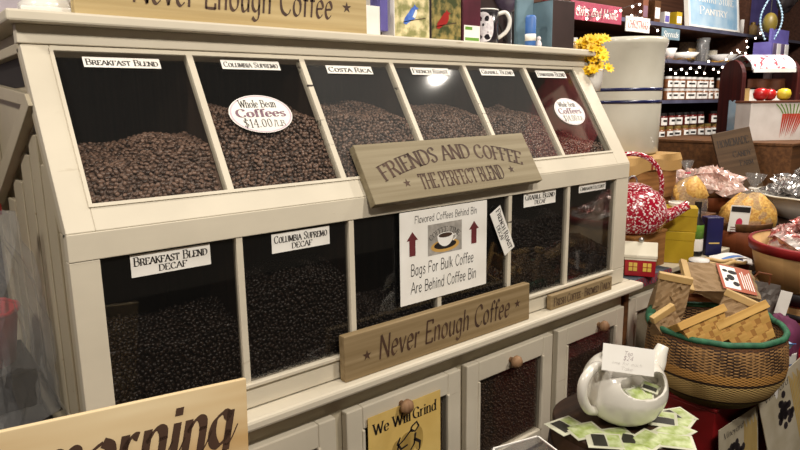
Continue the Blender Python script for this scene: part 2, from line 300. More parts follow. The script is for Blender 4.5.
# ------------------------------------------------------------------ pen lettering
GL = {
'A':'8|0,0 4,10 8,0|1.4,3.6 6.6,3.6','B':'7|1,0 1,10|~1,10 4.4,9.9 5.9,7.7 4.4,5.4 1,5.3|~1,5.3 5,5.2 6.7,2.7 5,.1 1,0',
'C':'8|~7.2,7.6 6.4,9.4 4.6,10 2,8.6 .8,5 2,1.4 4.6,0 6.4,.6 7.4,2.2','D':'8|1,0 1,10|~1,10 4,9.9 6.8,8 7.5,5 6.8,2 4,.1 1,0',
'E':'6.6|1,0 1,10|1,10 6,10 6,8.4|1,5.2 4.8,5.2|1,0 6.2,0 6.2,1.7','F':'6.4|1,0 1,10|1,10 6,10 6,8.3|1,5.2 4.8,5.2',
'G':'8.4|~7.2,7.6 6.4,9.4 4.6,10 2,8.6 .8,5 2,1.4 4.6,0 6.2,.4 7.2,1.4|7.2,0 7.2,4.4|5,4.4 8.2,4.4','H':'8|1,0 1,10|7,0 7,10|1,5.2 7,5.2','I':'3|1.5,0 1.5,10',
'J':'5|~3.6,10 3.6,2.4 2.6,.2 .8,.8','K':'7.6|1,0 1,10|6.8,10 1,4.2|2.8,5.8 7.2,0','L':'6.4|1,0 1,10|1,0 6,0 6,1.8','M':'10|1,0 1.4,10|1.4,10 5,1 8.6,10|8.6,10 9,0',
'N':'8.4|1,0 1,10|1,10 7.4,0|7.4,0 7.4,10','O':'8.4|~4.2,10 1.8,8.6 .8,5 1.8,1.4 4.2,0 6.6,1.4 7.6,5 6.6,8.6 4.2,10','P':'6.8|1,0 1,10|~1,10 4.6,9.9 6.3,7.4 4.6,4.9 1,4.8',
'R':'7.6|1,0 1,10|~1,10 4.6,9.9 6.1,7.5 4.6,5.2 1,5.1|4,5.1 7.2,0','S':'6.4|~5.6,8 4.8,9.6 3.2,10 1.3,8.9 1.2,6.9 3.2,5.3 5.3,3.6 5.2,1.2 3.2,0 1.5,.5 .8,2.2',
'T':'7.4|3.7,0 3.7,10|.4,8.3 .4,10 7,10 7,8.3','U':'8|1,10 1,3|~1,3.4 1.8,.8 4,0 6.2,.8 7,3.4|7,10 7,3','V':'7.6|.2,10 3.8,0 7.4,10','W':'10.6|.2,10 2.9,0 5.3,9 7.7,0 10.4,10','Y':'7.4|.2,10 3.7,5 7.2,10|3.7,5 3.7,0',
'a':'5.8|~4.8,5.2 3.2,6.5 1.3,5.5 .6,3.2 1.2,.9 2.8,0 4.2,.9 4.8,2.4|4.8,6.5 4.8,0','b':'5.8|.9,10 .9,0|~.9,4.4 2.7,6.5 4.6,5.6 5.2,3.2 4.6,.8 2.6,0 .9,1.7','c':'5|~4.6,5.2 3,6.5 1.2,5.5 .6,3.2 1.2,.9 3,0 4.6,1.2',
'd':'5.9|5,10 5,0|~5,4.8 3.2,6.5 1.2,5.5 .6,3.2 1.2,.8 3,0 5,1.9','e':'5.4|~.8,3.3 3,3.5 4.8,3.8 4.3,5.7 2.9,6.5 1.3,5.6 .6,3.2 1.3,.8 3,0 4.8,1.3','f':'3.7|~4.3,8.8 3.4,10 2,9.4 1.6,7.4|1.6,7.8 1.6,0|.3,6.3 3.4,6.3',
'F2':'','g':'5.8|~4.8,5.3 3,6.5 1.2,5.5 .6,3.4 1.2,1.2 2.8,.3 4.4,1.4 4.8,2.9|4.8,6.5 4.8,-.8|~4.8,-1 4,-2.7 2.3,-3 .8,-2','h':'5.7|.9,10 .9,0|~.9,4.4 2.6,6.5 4.3,6 4.7,4.2|4.7,4.6 4.7,0','i':'2|1,6.5 1,0|1,8.3 1,9.3','k':'5.2|.9,10 .9,0|.9,2.6 4.3,6.5|2.2,4 4.9,0','l':'2|1,10 1,0',
'm':'8.4|.9,6.5 .9,0|~.9,4.4 2.4,6.5 3.9,6 4.2,4.2|4.2,4.6 4.2,0|~4.2,4.4 5.6,6.5 7.1,6 7.4,4.2|7.4,4.6 7.4,0','n':'5.7|.9,6.5 .9,0|~.9,4.4 2.6,6.5 4.3,6 4.7,4.2|4.7,4.6 4.7,0','o':'5.8|~2.9,6.5 1.2,5.5 .6,3.2 1.2,.9 2.9,0 4.6,.9 5.2,3.2 4.6,5.5 2.9,6.5',
'r':'4|.9,6.5 .9,0|~.9,4.2 2.2,6.2 3.8,6','s':'4.6|~4.2,5.5 2.6,6.5 1,5.4 1.6,3.9 3.6,2.8 4.1,1.2 2.6,0 .6,1','t':'3.6|1.6,8.6 1.6,1|~1.6,1.2 2.2,0 3.4,.6|.3,6.3 3.3,6.3','u':'5.7|.9,6.5 .9,2|~.9,2.4 1.5,.3 2.8,0 4.3,1.2 4.8,2.6|4.8,6.5 4.8,0','v':'5.3|.3,6.5 2.6,0 5,6.5','w':'7.6|.3,6.5 2.2,0 3.8,6 5.4,0 7.3,6.5','y':'5.3|.3,6.5 2.8,0|5,6.5 2.2,-2 .8,-3',
'p':'5.8|.9,6.5 .9,-3|~.9,4.4 2.7,6.5 4.6,5.6 5.2,3.2 4.6,.8 2.6,0 .9,1.7','Z':'7|.8,10 6.4,10 .8,0 6.6,0','X':'7.6|.4,10 7.2,0|7,10 .4,0','1':'4|.8,8.3 2.4,10 2.4,0','2':'6|~.9,7.6 1.6,9.5 3.2,10 5,8.6 4.8,6.4 .8,0|.8,0 5.4,0','4':'6.4|4.6,0 4.6,10 .6,3 6,3','0':'6.4|~3.2,10 1.4,8.4 .9,5 1.4,1.6 3.2,0 5,1.6 5.5,5 5,8.4 3.2,10','$':'6.4|~5.6,8 4.6,9.4 3.2,9.6 1.4,8.7 1.3,6.9 3.2,5.3 5.2,3.6 5.1,1.4 3.2,.4 1.6,.8 .8,2.2|3.2,11 3.2,-1','.':'2.4|.9,0 .9,1','/':'4|.4,-1 3.6,11','*':'5|STAR','-':'4|.6,5 3.4,5',' ':'3.4|',
}
def smooth_pts(p, k=5):
    q = [p[0]]+p+[p[-1]]; out = []
    for i in range(1, len(q)-2):
        a, b, c, d = (Vector(x) for x in q[i-1:i+3])
        for t in range(k):
            t /= k
            out.append(.5*((2*b)+(c-a)*t+(2*a-5*b+4*c-d)*t*t+(3*b-a-3*c+d)*t*t*t))
    out.append(Vector(p[-1])); return out
def stroke(mb, pts, nib, mn, P, smooth=True):
    pts = [Vector(p) for p in pts]; n = len(pts)
    def hw(d): return max(mn, abs(nib[0]*d.y-nib[1]*d.x))/2
    if smooth and n > 2:
        L = []
        for i, p in enumerate(pts):
            d = pts[min(i+1, n-1)]-pts[max(i-1, 0)]
            if d.length < 1e-9: d = Vector((1, 0))
            d.normalize(); h = hw(d); nn = Vector((-d.y, d.x))*h; L.append((p+nn, p-nn))
        for i in range(n-1): mb.add([P(*q) for q in (L[i][1], L[i+1][1], L[i+1][0], L[i][0])], [(0, 1, 2, 3)])
    else:
        for i in range(n-1):
            d = pts[i+1]-pts[i]; d.normalize(); h = hw(d); nn = Vector((-d.y, d.x))*h; e = d*mn*.4
            a, b = pts[i]-e, pts[i+1]+e
            mb.add([P(*q) for q in (a-nn, b-nn, b+nn, a+nn)], [(0, 1, 2, 3)])
def star(mb, cx, cy, r, P, n=5):
    v = []
    for i in range(2*n):
        a = PI/2+PI*i/n; q = r if i % 2 == 0 else r*.38; v.append((cx+q*math.cos(a), cy+q*math.sin(a)))
    mb.add([P(cx, cy)]+[P(*p) for p in v], [(0, 1+i, 1+(i+1) % (2*n)) for i in range(2*n)])
def text(mb, s, x0, z0, W, h, P, style='serif', weight=1.0, small=.78):
    """lay s out W wide and h tall from (x0, z0); P maps sheet coordinates to the surface"""
    st = {'serif': ((1.5, .35), .5, True, 0), 'script': ((.95, .7), .35, False, .16), 'brush': ((1.5, .9), .5, False, .25), 'comic': ((0, 0), .85, False, .06), 'bold': ((2.0, .3), .6, True, 0), 'hand': ((0, 0), .5, False, .2)}[style]
    (nx, ny), mn, serif, slant = st; nx *= weight; ny *= weight; mn *= weight
    run = []; x = 0
    for ch in s:
        sc = 1
        if ch.islower() and style in ('serif',): ch = ch.upper(); sc = small
        g = GL[ch].split('|'); run.append((x, sc, g)); x += (float(g[0])+.9)*sc
    kx = W/x; kz = h/10
    def Q(ox, sc):
        return lambda a, b: P(x0+(ox+a*sc+slant*b)*kx, z0+b*sc*kz)
    for ox, sc, g in run:
        F = Q(ox, sc)
        if style == 'brush':               # joined-up hand: a thin stroke on to the next letter
            wd = float(g[0]); stroke(mb, smooth_pts([(wd-1.6, .2), (wd-.6, .1), (wd+.3, 1.2), (wd+1.3, 3.6)], 4), (.3, .3), .35, F)
        for t in g[1:]:
            if not t: continue
            if t == 'STAR': star(mb, x0+(ox+2.5)*kx, z0+5*kz, 2.6*kz, P); continue
            sm = t[0] == '~'; pts = [tuple(map(float, p.split(','))) for p in t.lstrip('~').split()]
            stroke(mb, smooth_pts(pts) if sm else pts, (nx/sc, ny/sc), mn/sc, F, sm)
            if serif and not sm:
                for e, o in ((pts[0], pts[1]), (pts[-1], pts[-2])):
                    if abs(e[1]-o[1]) > 3.5 and (e[1] <= .01 or e[1] >= 9.9 or abs(e[1]-6.5) < .01) and e[1] > -.5:
                        stroke(mb, [(e[0]-1.25, e[1]), (e[0]+1.25, e[1])], (0, 0), .6/sc, F, False)
def sheet(y, ox=0, oz=0): return lambda a, b: (ox+a, y, oz+b)
def board_sign(name, label, cat, loc, w, h, t, mtl, lines, inkm, rx=0, rz=0, ry=0, partname='board', bevel=.002, edge=None, group=None):
    """a flat sign in its own x-z plane facing -y: lines = (text, x, z, width, height, style, weight[, map])"""
    r = thing(name, label, cat, loc, rz, group, rx, ry)
    obj(partname, MB().box(0, w, -t, 0, 0, h), mtl, r, bevel=bevel)
    if lines:
        for L in lines:
            mb = MB(); P = sheet(-t-.0006) if len(L) < 8 else L[7](-t-.0006)
            text(mb, L[0], L[1], L[2], L[3], L[4], P, L[5], L[6])
            obj('star' if L[0] == '*' else 'lettering', mb, inkm, r)
    return r

def wobj(name, mb, mtl, root, **k):
    L = root.location
    mb.v = [(p[0]-L.x, p[1]-L.y, p[2]-L.z) for p in mb.v]
    return obj(name, mb, mtl, root, **k)

# ------------------------------------------------------------------ the setting
struct('floor', MB().box(-3, 7, -4, 1.7, -.05, 0), M['floor'])
struct('wall_back', MB().box(1.05, 7, 1.5, 1.6, 0, 3), M['wall'])
struct('wall_left', MB().box(-3, 1.05, 1.5, 1.6, 0, 3), M['walllight'])
struct('ceiling', MB().box(-3, 7, -4, 1.6, 3, 3.05), M['ceil'])

# ------------------------------------------------------------------ base cabinet, worktop
base = thing('base_cabinet', 'long cream painted base cabinet with glass doors under the coffee bins', 'cabinet', (.76, .37, 0))
mb = MB().box(-.035, 1.556, .0, .73, .07, .886).box(-.02, 1.54, .04, .7, 0, .07)
wobj('body', mb, M['creamd'], base, bevel=.003)
def cabinet_door(root, x0, x1, z0, z1, kx, kz, y=-.004):
    d = .043
    mb = MB().box(x0, x0+d, y-.02, y, z0, z1).box(x1-d, x1, y-.02, y, z0, z1).box(x0+d, x1-d, y-.02, y, z1-d-.01, z1).box(x0+d, x1-d, y-.02, y, z0, z0+d)
    bx = [(x0+d-.004, x0+d+.004, z0+d, z1-d-.01), (x1-d-.004, x1-d+.004, z0+d, z1-d-.01)]
    for q in bx: mb.box(q[0], q[1], y-.024, y-.012, q[2], q[3])
    o = wobj('door', mb, M['cream'], root, bevel=.003)
    wobj('glass_pane', MB().box(x0+d, x1-d, y-.012, y-.009, z0+d, z1-d-.01), M['doorglass'], root).parent = o
    k = MB().lathe([(.0001, -.035), (.010, -.034), (.0165, -.026), (.0165, -.018), (.008, -.010), (.007, 0)], seg=20)
    k.v = [(p[0]+kx, y-.02+p[2], p[1]+kz) for p in k.v]
    wobj('knob', k, M['knob'], root, smooth=True).parent = o
    return o
for x0, x1, kx in ((.075, .43, .26), (.457, .80, .607), (.822, 1.168, .985), (1.193, 1.535, 1.39)):
    cabinet_door(base, x0, x1, .53, .85, kx, .824)
top = thing('worktop', 'cream painted ledge running along the front of the coffee bins', 'worktop', (.76, .35, .886))
wobj('board', MB().box(-.034, 1.60, -.05, .0, .900, .922).box(-.020, 1.60, .0, .75, .900, .922), M['cream'], top, bevel=.006)
wobj('moulding', MB().prism([(-.034, .900), (-.034, .893), (-.018, .886), (0, .886), (0, .900)], -.034, 1.59), M['creamd'], top)
base2 = thing('base_cabinet', 'cream base cabinet in shadow beside the woven basket, past the coffee bins', 'cabinet', (1.95, .37, 0))
wobj('body', MB().box(1.575, 2.32, .02, .73, 0, .89), M['creamd'], base2, bevel=.003)
wobj('edge_strip', MB().box(1.575, 1.60, .0, .02, .45, .875), M['brown'], base2)
cabinet_door(base2, 1.605, 1.95, .53, .85, 1.90, .80, y=.019)
top2 = thing('worktop', 'grey cream counter top carrying the red kettle and yellow boxes', 'worktop', (1.95, .36, .89))
wobj('board', MB().box(1.602, 2.33, -.004, .74, .891, .913), M['creamd'], top2, bevel=.004)

# ------------------------------------------------------------------ coffee bin cabinet
cab = thing('coffee_bin_cabinet', 'large cream painted cabinet of slanted and upright glass coffee bins', 'display cabinet', (.76, .37, .923))
TV = Vector((0, .5185, .855)); NV = Vector((0, -.855, .5185)); BV = Vector((0, -.003, 1.305))
def SP(x, s, n=0): return Vector((x, 0, 0))+BV+TV*s+NV*n
def slantbox(mb, x0, x1, s0, s1, n0, n1):
    return mb.obox(SP(x0, s0, n0), (x1-x0, 0, 0), TV*(s1-s0), NV*(n1-n0))
XL, XR = -.033, 1.556
fr = MB()
slantbox(fr, XL, .010, 0, .350, -.022, 0); slantbox(fr, 1.490, XR, 0, .350, -.022, 0)
slantbox(fr, .010, 1.490, 0, .042, -.022, 0); slantbox(fr, .010, 1.490, .3365, .350, -.022, 0)
wobj('slanted_frame', fr, M['cream'], cab, bevel=.0015)
fr = MB()
fr.box(XL, XR, -.0035, .02, 1.2595, 1.304)
fr.box(XL, .012, -.002, .02, .9725, 1.259).box(1.489, XR, -.002, .02, .9725, 1.259).box(XL, XR, -.002, .02, .923, .972)
fr.box(.012, 1.489, -.009, .0, .966, .974)
wobj('upright_frame', fr, M['cream'], cab, bevel=.0015)
for i in range(1, 6):
    wobj('divider_bar', slantbox(MB(), .25*i-.0065, .25*i+.0065, .042, .3365, -.016, .0015), M['worn' if i in (2, 3, 4) else 'cream'], cab, bevel=.001)
    wobj('divider_bar', MB().box(.25*i-.0065, .25*i+.0065, -.001, .014, .9725, 1.259), M['worn' if i == 4 else 'cream'], cab, bevel=.001)
for i in range(6):
    a, b = max(.25*i, .010), min(.25*i+.25, 1.49)
    wobj('glass_pane', slantbox(MB(), a+.001, b-.001, .043, .336, -.0072, -.0045), M['veiled' if i in (2, 3, 4) else 'glass'], cab)  # heavier dust haze stands in for the pale light veil on the middle panes
    wobj('glass_pane', MB().box(a+.001, b-.001, .006, .0087, .9735, 1.2585), M['dglass'], cab)  # tinted pane: shade of the upright bins is put into the glass colour
bead = MB()
slantbox(bead, .008, .014, .040, .339, -.003, .003); slantbox(bead, 1.486, 1.492, .040, .339, -.003, .003)
slantbox(bead, .014, 1.486, .040, .046, -.003, .003)
wobj('beading', bead, M['cream'], cab)
wobj('fascia', MB().box(XL-.004, XR-.004, .172, .20, 1.602, 1.634), M['cream'], cab, bevel=.002)
wobj('cornice_board', MB().box(-.053, 1.572, .143, .78, 1.634, 1.653), M['cream'], cab, bevel=.004)
prof = [(.003, .923), (.003, 1.303), (.180, 1.600), (.180, 1.633), (.745, 1.633), (.745, .923)]
wobj('end_panel', MB().prism(prof, XR-.022, XR-.002), M['cream'], cab)
# the left end: a planked panel with a framed side light and a diagonal brace
wobj('end_panel', MB().prism([(.02, .923), (.02, 1.303), (.19, 1.600), (.19, 1.633), (.745, 1.633), (.745, .923)], -.012, .002), M['creamd'], cab)
ef = MB()
ef.prism([(.003, 1.300), (.177, 1.598), (.225, 1.598), (.051, 1.300)], XL+.0015, -.012)          # slanted stile
ef.prism([(.003, .923), (.003, 1.300), (.051, 1.300), (.051, .923)], XL+.0015, -.012)
ef.prism([(.205, 1.588), (.214, 1.606), (.745, 1.606), (.745, 1.588)], XL+.0015, -.012)
ef.prism([(.165, 1.518), (.150, 1.495), (.745, 1.53), (.745, 1.56)], XL+.004, -.012)
ef.box(XL+.0015, -.012, .69, .745, .923, 1.59)
wobj('end_frame', ef, M['creamd'], cab, bevel=.002)
wobj('brace', MB().prism([(.13, 1.50), (.155, 1.52), (.69, 1.32), (.69, 1.27)], XL-.006, XL+.012), M['creamd'], cab, bevel=.002)
wobj('side_light', MB().box(-.0135, -.0122, .215, .69, 1.535, 1.588), M['dark'], cab)
pl = MB()
for k, yy in enumerate((.115, .20, .29, .40, .52, .62)): pl.box(XL+.010, -.012, yy, yy+(.07, .075, .09, .10, .08, .05)[k], .925, (1.40, 1.45, 1.41, 1.35, 1.30, 1.26)[k])
wobj('end_planks', pl, M['creamd'], cab, bevel=.002)
wobj('partition', MB().box(.002, 1.534, .02, .70, 1.281, 1.289), M['inside'], cab)
for i in range(1, 6):
    s = MB().prism([(.030, 1.325), (.176, 1.590), (.60, 1.595), (.60, 1.325)], .25*i-.003, .25*i+.003)
    wobj('partition', s, M['inside'], cab)
    wobj('partition', MB().box(.25*i-.003, .25*i+.003, .016, .40, .926, 1.280), M['inside'], cab)
wobj('bin_back', MB().box(.003, 1.533, .602, .612, 1.29, 1.632), M['inside'], cab)
wobj('bin_back', MB().box(.003, 1.533, .402, .412, .924, 1.280), M['inside'], cab)
wobj('back_panel', MB().box(.003, 1.533, .735, .745, .923, 1.632), M['creamd'], cab)

# ------------------------------------------------------------------ coffee beans
_b = MB().ball((0, 0, 0), (1, .74, .52), 7, 5)
_bv = np.array(_b.v); _bv[:, 2] *= np.where(_bv[:, 2] < 0, .8, 1.0)
rng = np.random.default_rng(5)
def beans(label, x0, x1, surf, ns, pitch, mtl, r=.0052, cat='coffee beans', group=None):
    """a heap of beans: surf(x, s) gives a point and its outward normal for s in 0..ns"""
    nx = int((x1-x0)/pitch); P = []; 
    for j in range(int(ns/(pitch*.82))):
        for i in range(nx):
            x = x0+(i+.5+(j % 2)*.5-.25)*pitch+rng.uniform(-.3, .3)*pitch
            P.append((min(max(x, x0+.003), x1-.003), (j+rng.uniform(.1, .9))*pitch*.82))
    vs = []; fs = []; F = _b.f; k = len(_bv)
    for q, (x, s) in enumerate(P):
        p, n = surf(x, s); n = Vector(n)
        n = (n+Vector(rng.normal(0, .38, 3))).normalized()
        t = n.cross(Vector(rng.normal(0, 1, 3))).normalized(); b = n.cross(t)
        R = np.array((t, b, n)).T; sc = r*rng.uniform(.85, 1.15)
        vs.append((_bv*sc)@R.T+np.array(p)); fs += [tuple(a+q*k for a in f) for f in F]
    V = np.concatenate(vs)
    m = MB(); m.v = [tuple(v) for v in V]; m.f = fs
    m.grid(lambda u, v: tuple(Vector(surf(x0+u*(x1-x0), v*ns)[0])-Vector(surf(x0+u*(x1-x0), v*ns)[1])*.004), 8, 24)
    c = V.mean(0)
    m.v = [(a[0]-c[0], a[1]-c[1], a[2]-c[2]) for a in m.v]
    o = obj('coffee_beans', m, mtl, smooth=True); o.location = c
    return tag(o, label, cat, group, 'stuff')
def upper_surf(z0, zl, wav, slope):
    def f(x, s):
        L = (zl(x)-1.345)/.855
        if s < L: p = SP(x, .046+s, -.0155); return p, NV
        e = s-L; p = SP(x, .046+L, -.0155)
        return (p.x, p.y+e, p.z+slope*e+wav*math.sin(x*31+e*40)*min(e*10, 1)), (0, -slope, 1)
    return f
def lower_surf(zl, slope):
    def f(x, s):
        L = zl(x)-.93
        if s < L: return (x, .0165, .93+s), (0, -1, 0)
        e = s-L; return (x, .0165+e, .93+L+slope*e), (0, -slope, 1)
    return f
UB = [(1.395, .13, 'behind the breakfast blend label'), (1.468, .03, 'in the bin with the large oval price sticker'), (1.475, -.02, 'behind the slanted bin label of the third upper bin'),
      (1.465, .0, 'under the bright lamp glare in the fourth upper bin'), (1.460, -.02, 'in the fifth upper bin, left of the red tinted one'), (1.372, .0, 'low in the red tinted upper bin at the right end')]
for i, (z, tl, wh) in enumerate(UB):
    a, b = max(.25*i, .012)+.004, min(.25*i+.25, 1.488)-.004
    beans('brown roasted coffee beans heaped '+wh, a, b, upper_surf(0, lambda x, z=z, tl=tl, a=a: z+tl*(x-a)*1.5+.006*math.sin(x*47), .004, .22), (z-1.345)/.855+.16, .0086, M['bean'], group='beans in the slanted bins')
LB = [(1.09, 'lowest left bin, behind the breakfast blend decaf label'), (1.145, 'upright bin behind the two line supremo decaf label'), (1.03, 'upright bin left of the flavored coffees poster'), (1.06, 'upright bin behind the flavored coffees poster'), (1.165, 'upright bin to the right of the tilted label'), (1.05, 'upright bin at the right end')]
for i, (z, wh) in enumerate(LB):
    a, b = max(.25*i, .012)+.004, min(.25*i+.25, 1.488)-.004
    beans('shaded coffee beans in the '+wh, a, b, lower_surf(lambda x, z=z: z+.008*math.sin(x*37), .3), z-.93+.10, .0088, M['beand'], group='beans in the upright bins')
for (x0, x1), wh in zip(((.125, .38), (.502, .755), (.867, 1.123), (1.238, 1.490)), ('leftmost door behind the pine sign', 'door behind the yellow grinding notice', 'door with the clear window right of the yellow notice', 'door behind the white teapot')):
    beans('shaded coffee beans pressed against the glass of the '+wh, x0+.001, x1-.001, lambda x, s: ((x, -.0095, .578+s), (0, -1, 0)), .225, .0088, M['beanm'], r=.0036, group='beans behind the cabinet doors')

# ------------------------------------------------------------------ labels and signs on the cabinet
ANG = -math.atan2(.5185, .855)
def bin_label(txt, desc, x0, w, s, h=.021):
    p = SP(x0, s, -.0040)
    return board_sign('bin_label', desc, 'label', p, w, h, .001, M['white'], [(txt, .004, .0045, w-.008, h-.009, 'serif', 1.15)], M['ink'], rx=ANG, partname='card', bevel=0, group='labels on the slanted bins')
bin_label('Breakfast Blend', 'small white label reading breakfast blend on the leftmost slanted bin', .058, .133, .306)
bin_label('Columbia Supremo', 'small white columbia supremo label on the second slanted bin', .313, .130, .309)
bin_label('Costa Rica', 'small white costa rica label on the third slanted bin', .560, .127, .304)
bin_label('French Roast', 'small white label washed out by lamp glare on the fourth slanted bin', .810, .129, .306)
bin_label('Grabill Blend', 'small white label at the top of the fifth slanted bin', 1.060, .137, .309)
bin_label('Hawaiian Blend', 'small white label above the right hand oval sticker', 1.300, .142, .306, .024)
def low_label(l1, l2, desc, x0, w, z0, h, ry=0, y=.0055):
    L = [(l1, .005, h*.5, w-.01, h*.38, 'serif', 1.15), (l2, w*.33, h*.12, w*.36, h*.28, 'serif', 1.2)] if l2 else [(l1, .005, h*.25, w-.01, h*.5, 'serif', .9)]
    return board_sign('bin_label', desc, 'label', (x0, y, z0), w, h, .001, M['white'], L, M['ink'], ry=ry, partname='card', bevel=0, group='labels on the upright bins')
low_label('Breakfast Blend', 'DECAF', 'white two line breakfast blend decaf label on the leftmost upright bin', .059, .137, 1.2175, .038)
low_label('Columbia Supremo', 'DECAF', 'white two line columbia supremo decaf label on an upright bin', .318, .131, 1.216, .038)
low_label('Grabill Blend', 'DECAF', 'white two line decaf label on the fifth upright bin', 1.060, .136, 1.2195, .0375)
low_label('Cinnamon Hazelnut', None, 'narrow white single line label on the rightmost upright bin', 1.305, .135, 1.2335, .0235)
low_label('French Roast', 'DECAF', 'white french roast decaf label hanging askew beside the poster', .9215, .130, 1.2195, .042, ry=math.radians(63), y=-.0015)
def oval(desc, cx, s, rx_, rz_, pre):
    r = thing('price_sticker', desc, 'sticker', SP(cx, s, -.0038), 0, 'oval price stickers', ANG)
    n = 48; a = [(rx_*math.cos(2*PI*i/n), rz_*math.sin(2*PI*i/n)) for i in range(n)]
    obj('card', MB().prism(a, -.001, 0, 'y'), M['white'], r)
    ring = MB()
    for i in range(n):
        p, q = a[i], a[(i+1) % n]; ring.add([(p[0]*.97, -.0013, p[1]*.97), (q[0]*.97, -.0013, q[1]*.97), (q[0]*.92, -.0013, q[1]*.92), (p[0]*.92, -.0013, p[1]*.92)], [(0, 1, 2, 3)])
    obj('border', ring, M['ring'], r)  # pale ring painted in as the sticker's faint shadow border
    t = MB(); text(t, 'Whole Bean', -.042*rx_/.068, rz_*.34, .080*rx_/.068, rz_*.38, sheet(-.0016), 'bold', .75)
    text(t, '$14.00', -.044*rx_/.068, -rz_*.70, .062*rx_/.068, rz_*.42, sheet(-.0016), 'serif', .7)
    text(t, '/LB', .020*rx_/.068, -rz_*.68, .026*rx_/.068, rz_*.30, sheet(-.0016), 'serif', .7)
    obj('lettering', t, M['ink'], r)
    t = MB(); text(t, 'Coffees', -.054*rx_/.068, -rz_*.16, .108*rx_/.068, rz_*.40, sheet(-.0016), 'bold', 1.15)
    obj('lettering', t, M['pink'], r)
oval('large white oval whole bean coffees price sticker on the second slanted bin', .364, .205, .069, .043, 0)
oval('white oval whole bean coffees price sticker on the rightmost slanted bin', 1.378, .188, .070, .046, 0)

def arc_map(y, cx, z0, R):
    def P(a, b): t = (a-cx)/R; return (cx+(R+b)*math.sin(t), y, z0+(R+b)*math.cos(t)-R)
    return P
FW, FH = .548, .140
p = SP(.538, -.029, .0005)
board_sign('wooden_sign', 'olive wooden friends and coffee sign tilted across the middle of the cabinet', 'sign', p, FW, FH, .020, M['olive'],
  [('FRIENDS AND COFFEE', .045, .0, FW-.09, .036, 'serif', 1.3, lambda y: arc_map(y, FW/2, .085, .72)), ('THE PERFECT BLEND', .140, .020, .275, .036, 'serif', 1.3), ('*', .088, .018, .035, .042, 'serif', 1), ('*', .432, .020, .035, .042, 'serif', 1)], M['sepia'], rx=ANG, ry=math.radians(-.4))
p = (.453, -.0115, .9225)
board_sign('wooden_sign', 'tan wooden never enough coffee sign standing on the ledge below the poster', 'sign', p, .597, .100, .020, M['tan'],
  [('*', .040, .022, .04, .048, 'serif', 1), ('Never Enough Coffee', .088, .028, .430, .052, 'script', 1.35), ('*', .530, .030, .04, .048, 'serif', 1)], M['sepia'], rx=math.radians(-1))
board_sign('wooden_sign', 'small narrow fresh coffee brewed daily block on the right end of the ledge', 'sign', (1.150, -.0105, .9225), .302, .042, .016, M['tan'],
  [('Fresh Coffee', .012, .009, .128, .024, 'serif', 1.2), ('*', .143, .014, .012, .012, 'serif', 1), ('Brewed Daily', .158, .009, .135, .024, 'serif', 1.2)], M['sepia'])
board_sign('wooden_sign', 'pale tan never enough coffee sign standing on top of the cabinet', 'sign', (.055, .195, 1.6532), .628, .11, .022, M['tanlight'],
  [('*', .04, .030, .036, .05, 'serif', 1), ('Never Enough Coffee', .098, .030, .435, .054, 'script', 1.35), ('*', .556, .032, .036, .05, 'serif', 1)], M['sepia'])
# poster
po = thing('poster', 'white flavored coffees poster with two arrows and a coffee cup', 'poster', (.627, -.0032, 1.0435), 0, None)
PW, PH = .281, .2145
obj('sheet', MB().box(0, PW, -.0012, 0, 0, PH), M['white'], po)
S_ = sheet(-.0018)
for L in (('Flavored Coffees Behind Bin', .043, .186, .202, .0165), ('Bags For Bulk Coffee', .030, .066, .205, .026), ('Are Behind Coffee Bin', .030, .024, .215, .026)):
    t = MB(); text(t, *L, S_, 'comic', 1.0); obj('lettering', t, M['ink'], po)
for cx in (.036, .235):
    obj('arrow', MB().flat([(cx-.009, .112), (cx+.009, .112), (cx+.009, .148), (cx+.017, .148), (cx, .168), (cx-.017, .148), (cx-.009, .148)], -.0018), M['maroon'], po)
pic = obj('cup_picture', MB().flat([(.083, .104), (.193, .104), (.193, .177), (.083, .177)], -.0016), M['greyp'], po)
def ell(cx, cz, a, b, n=28, a0=0, a1=2*PI): return [(cx+a*math.cos(a0+(a1-a0)*i/n), cz+b*math.sin(a0+(a1-a0)*i/n)) for i in range(n if a1-a0 > 6 else n+1)]
t = MB(); text(t, 'COFFEE TIME', .088, .0, .100, .012, arc_map(-.0019, .138, .155, .07), 'serif', .8); obj('lettering', t, M['ink'], pic)
obj('saucer', MB().flat(ell(.138, .122, .046, .015), -.0019), M['splintrim'], pic); obj('saucer_rim', MB().flat(ell(.138, .124, .036, .010), -.0021), M['ink'], pic)
obj('cup', MB().flat(ell(.138, .146, .026, .008, 14, 0, PI)+ell(.138, .146, .026, .026, 14, PI, 2*PI), -.0023), M['white'], pic)
obj('coffee', MB().flat(ell(.138, .147, .022, .0055), -.0025), M['sepia'], pic)
h = MB(); stroke(h, [(.163, .144), (.172, .145), (.173, .137), (.162, .131)], (0, 0), .003, sheet(-.0024)); obj('handle', h, M['white'], pic)
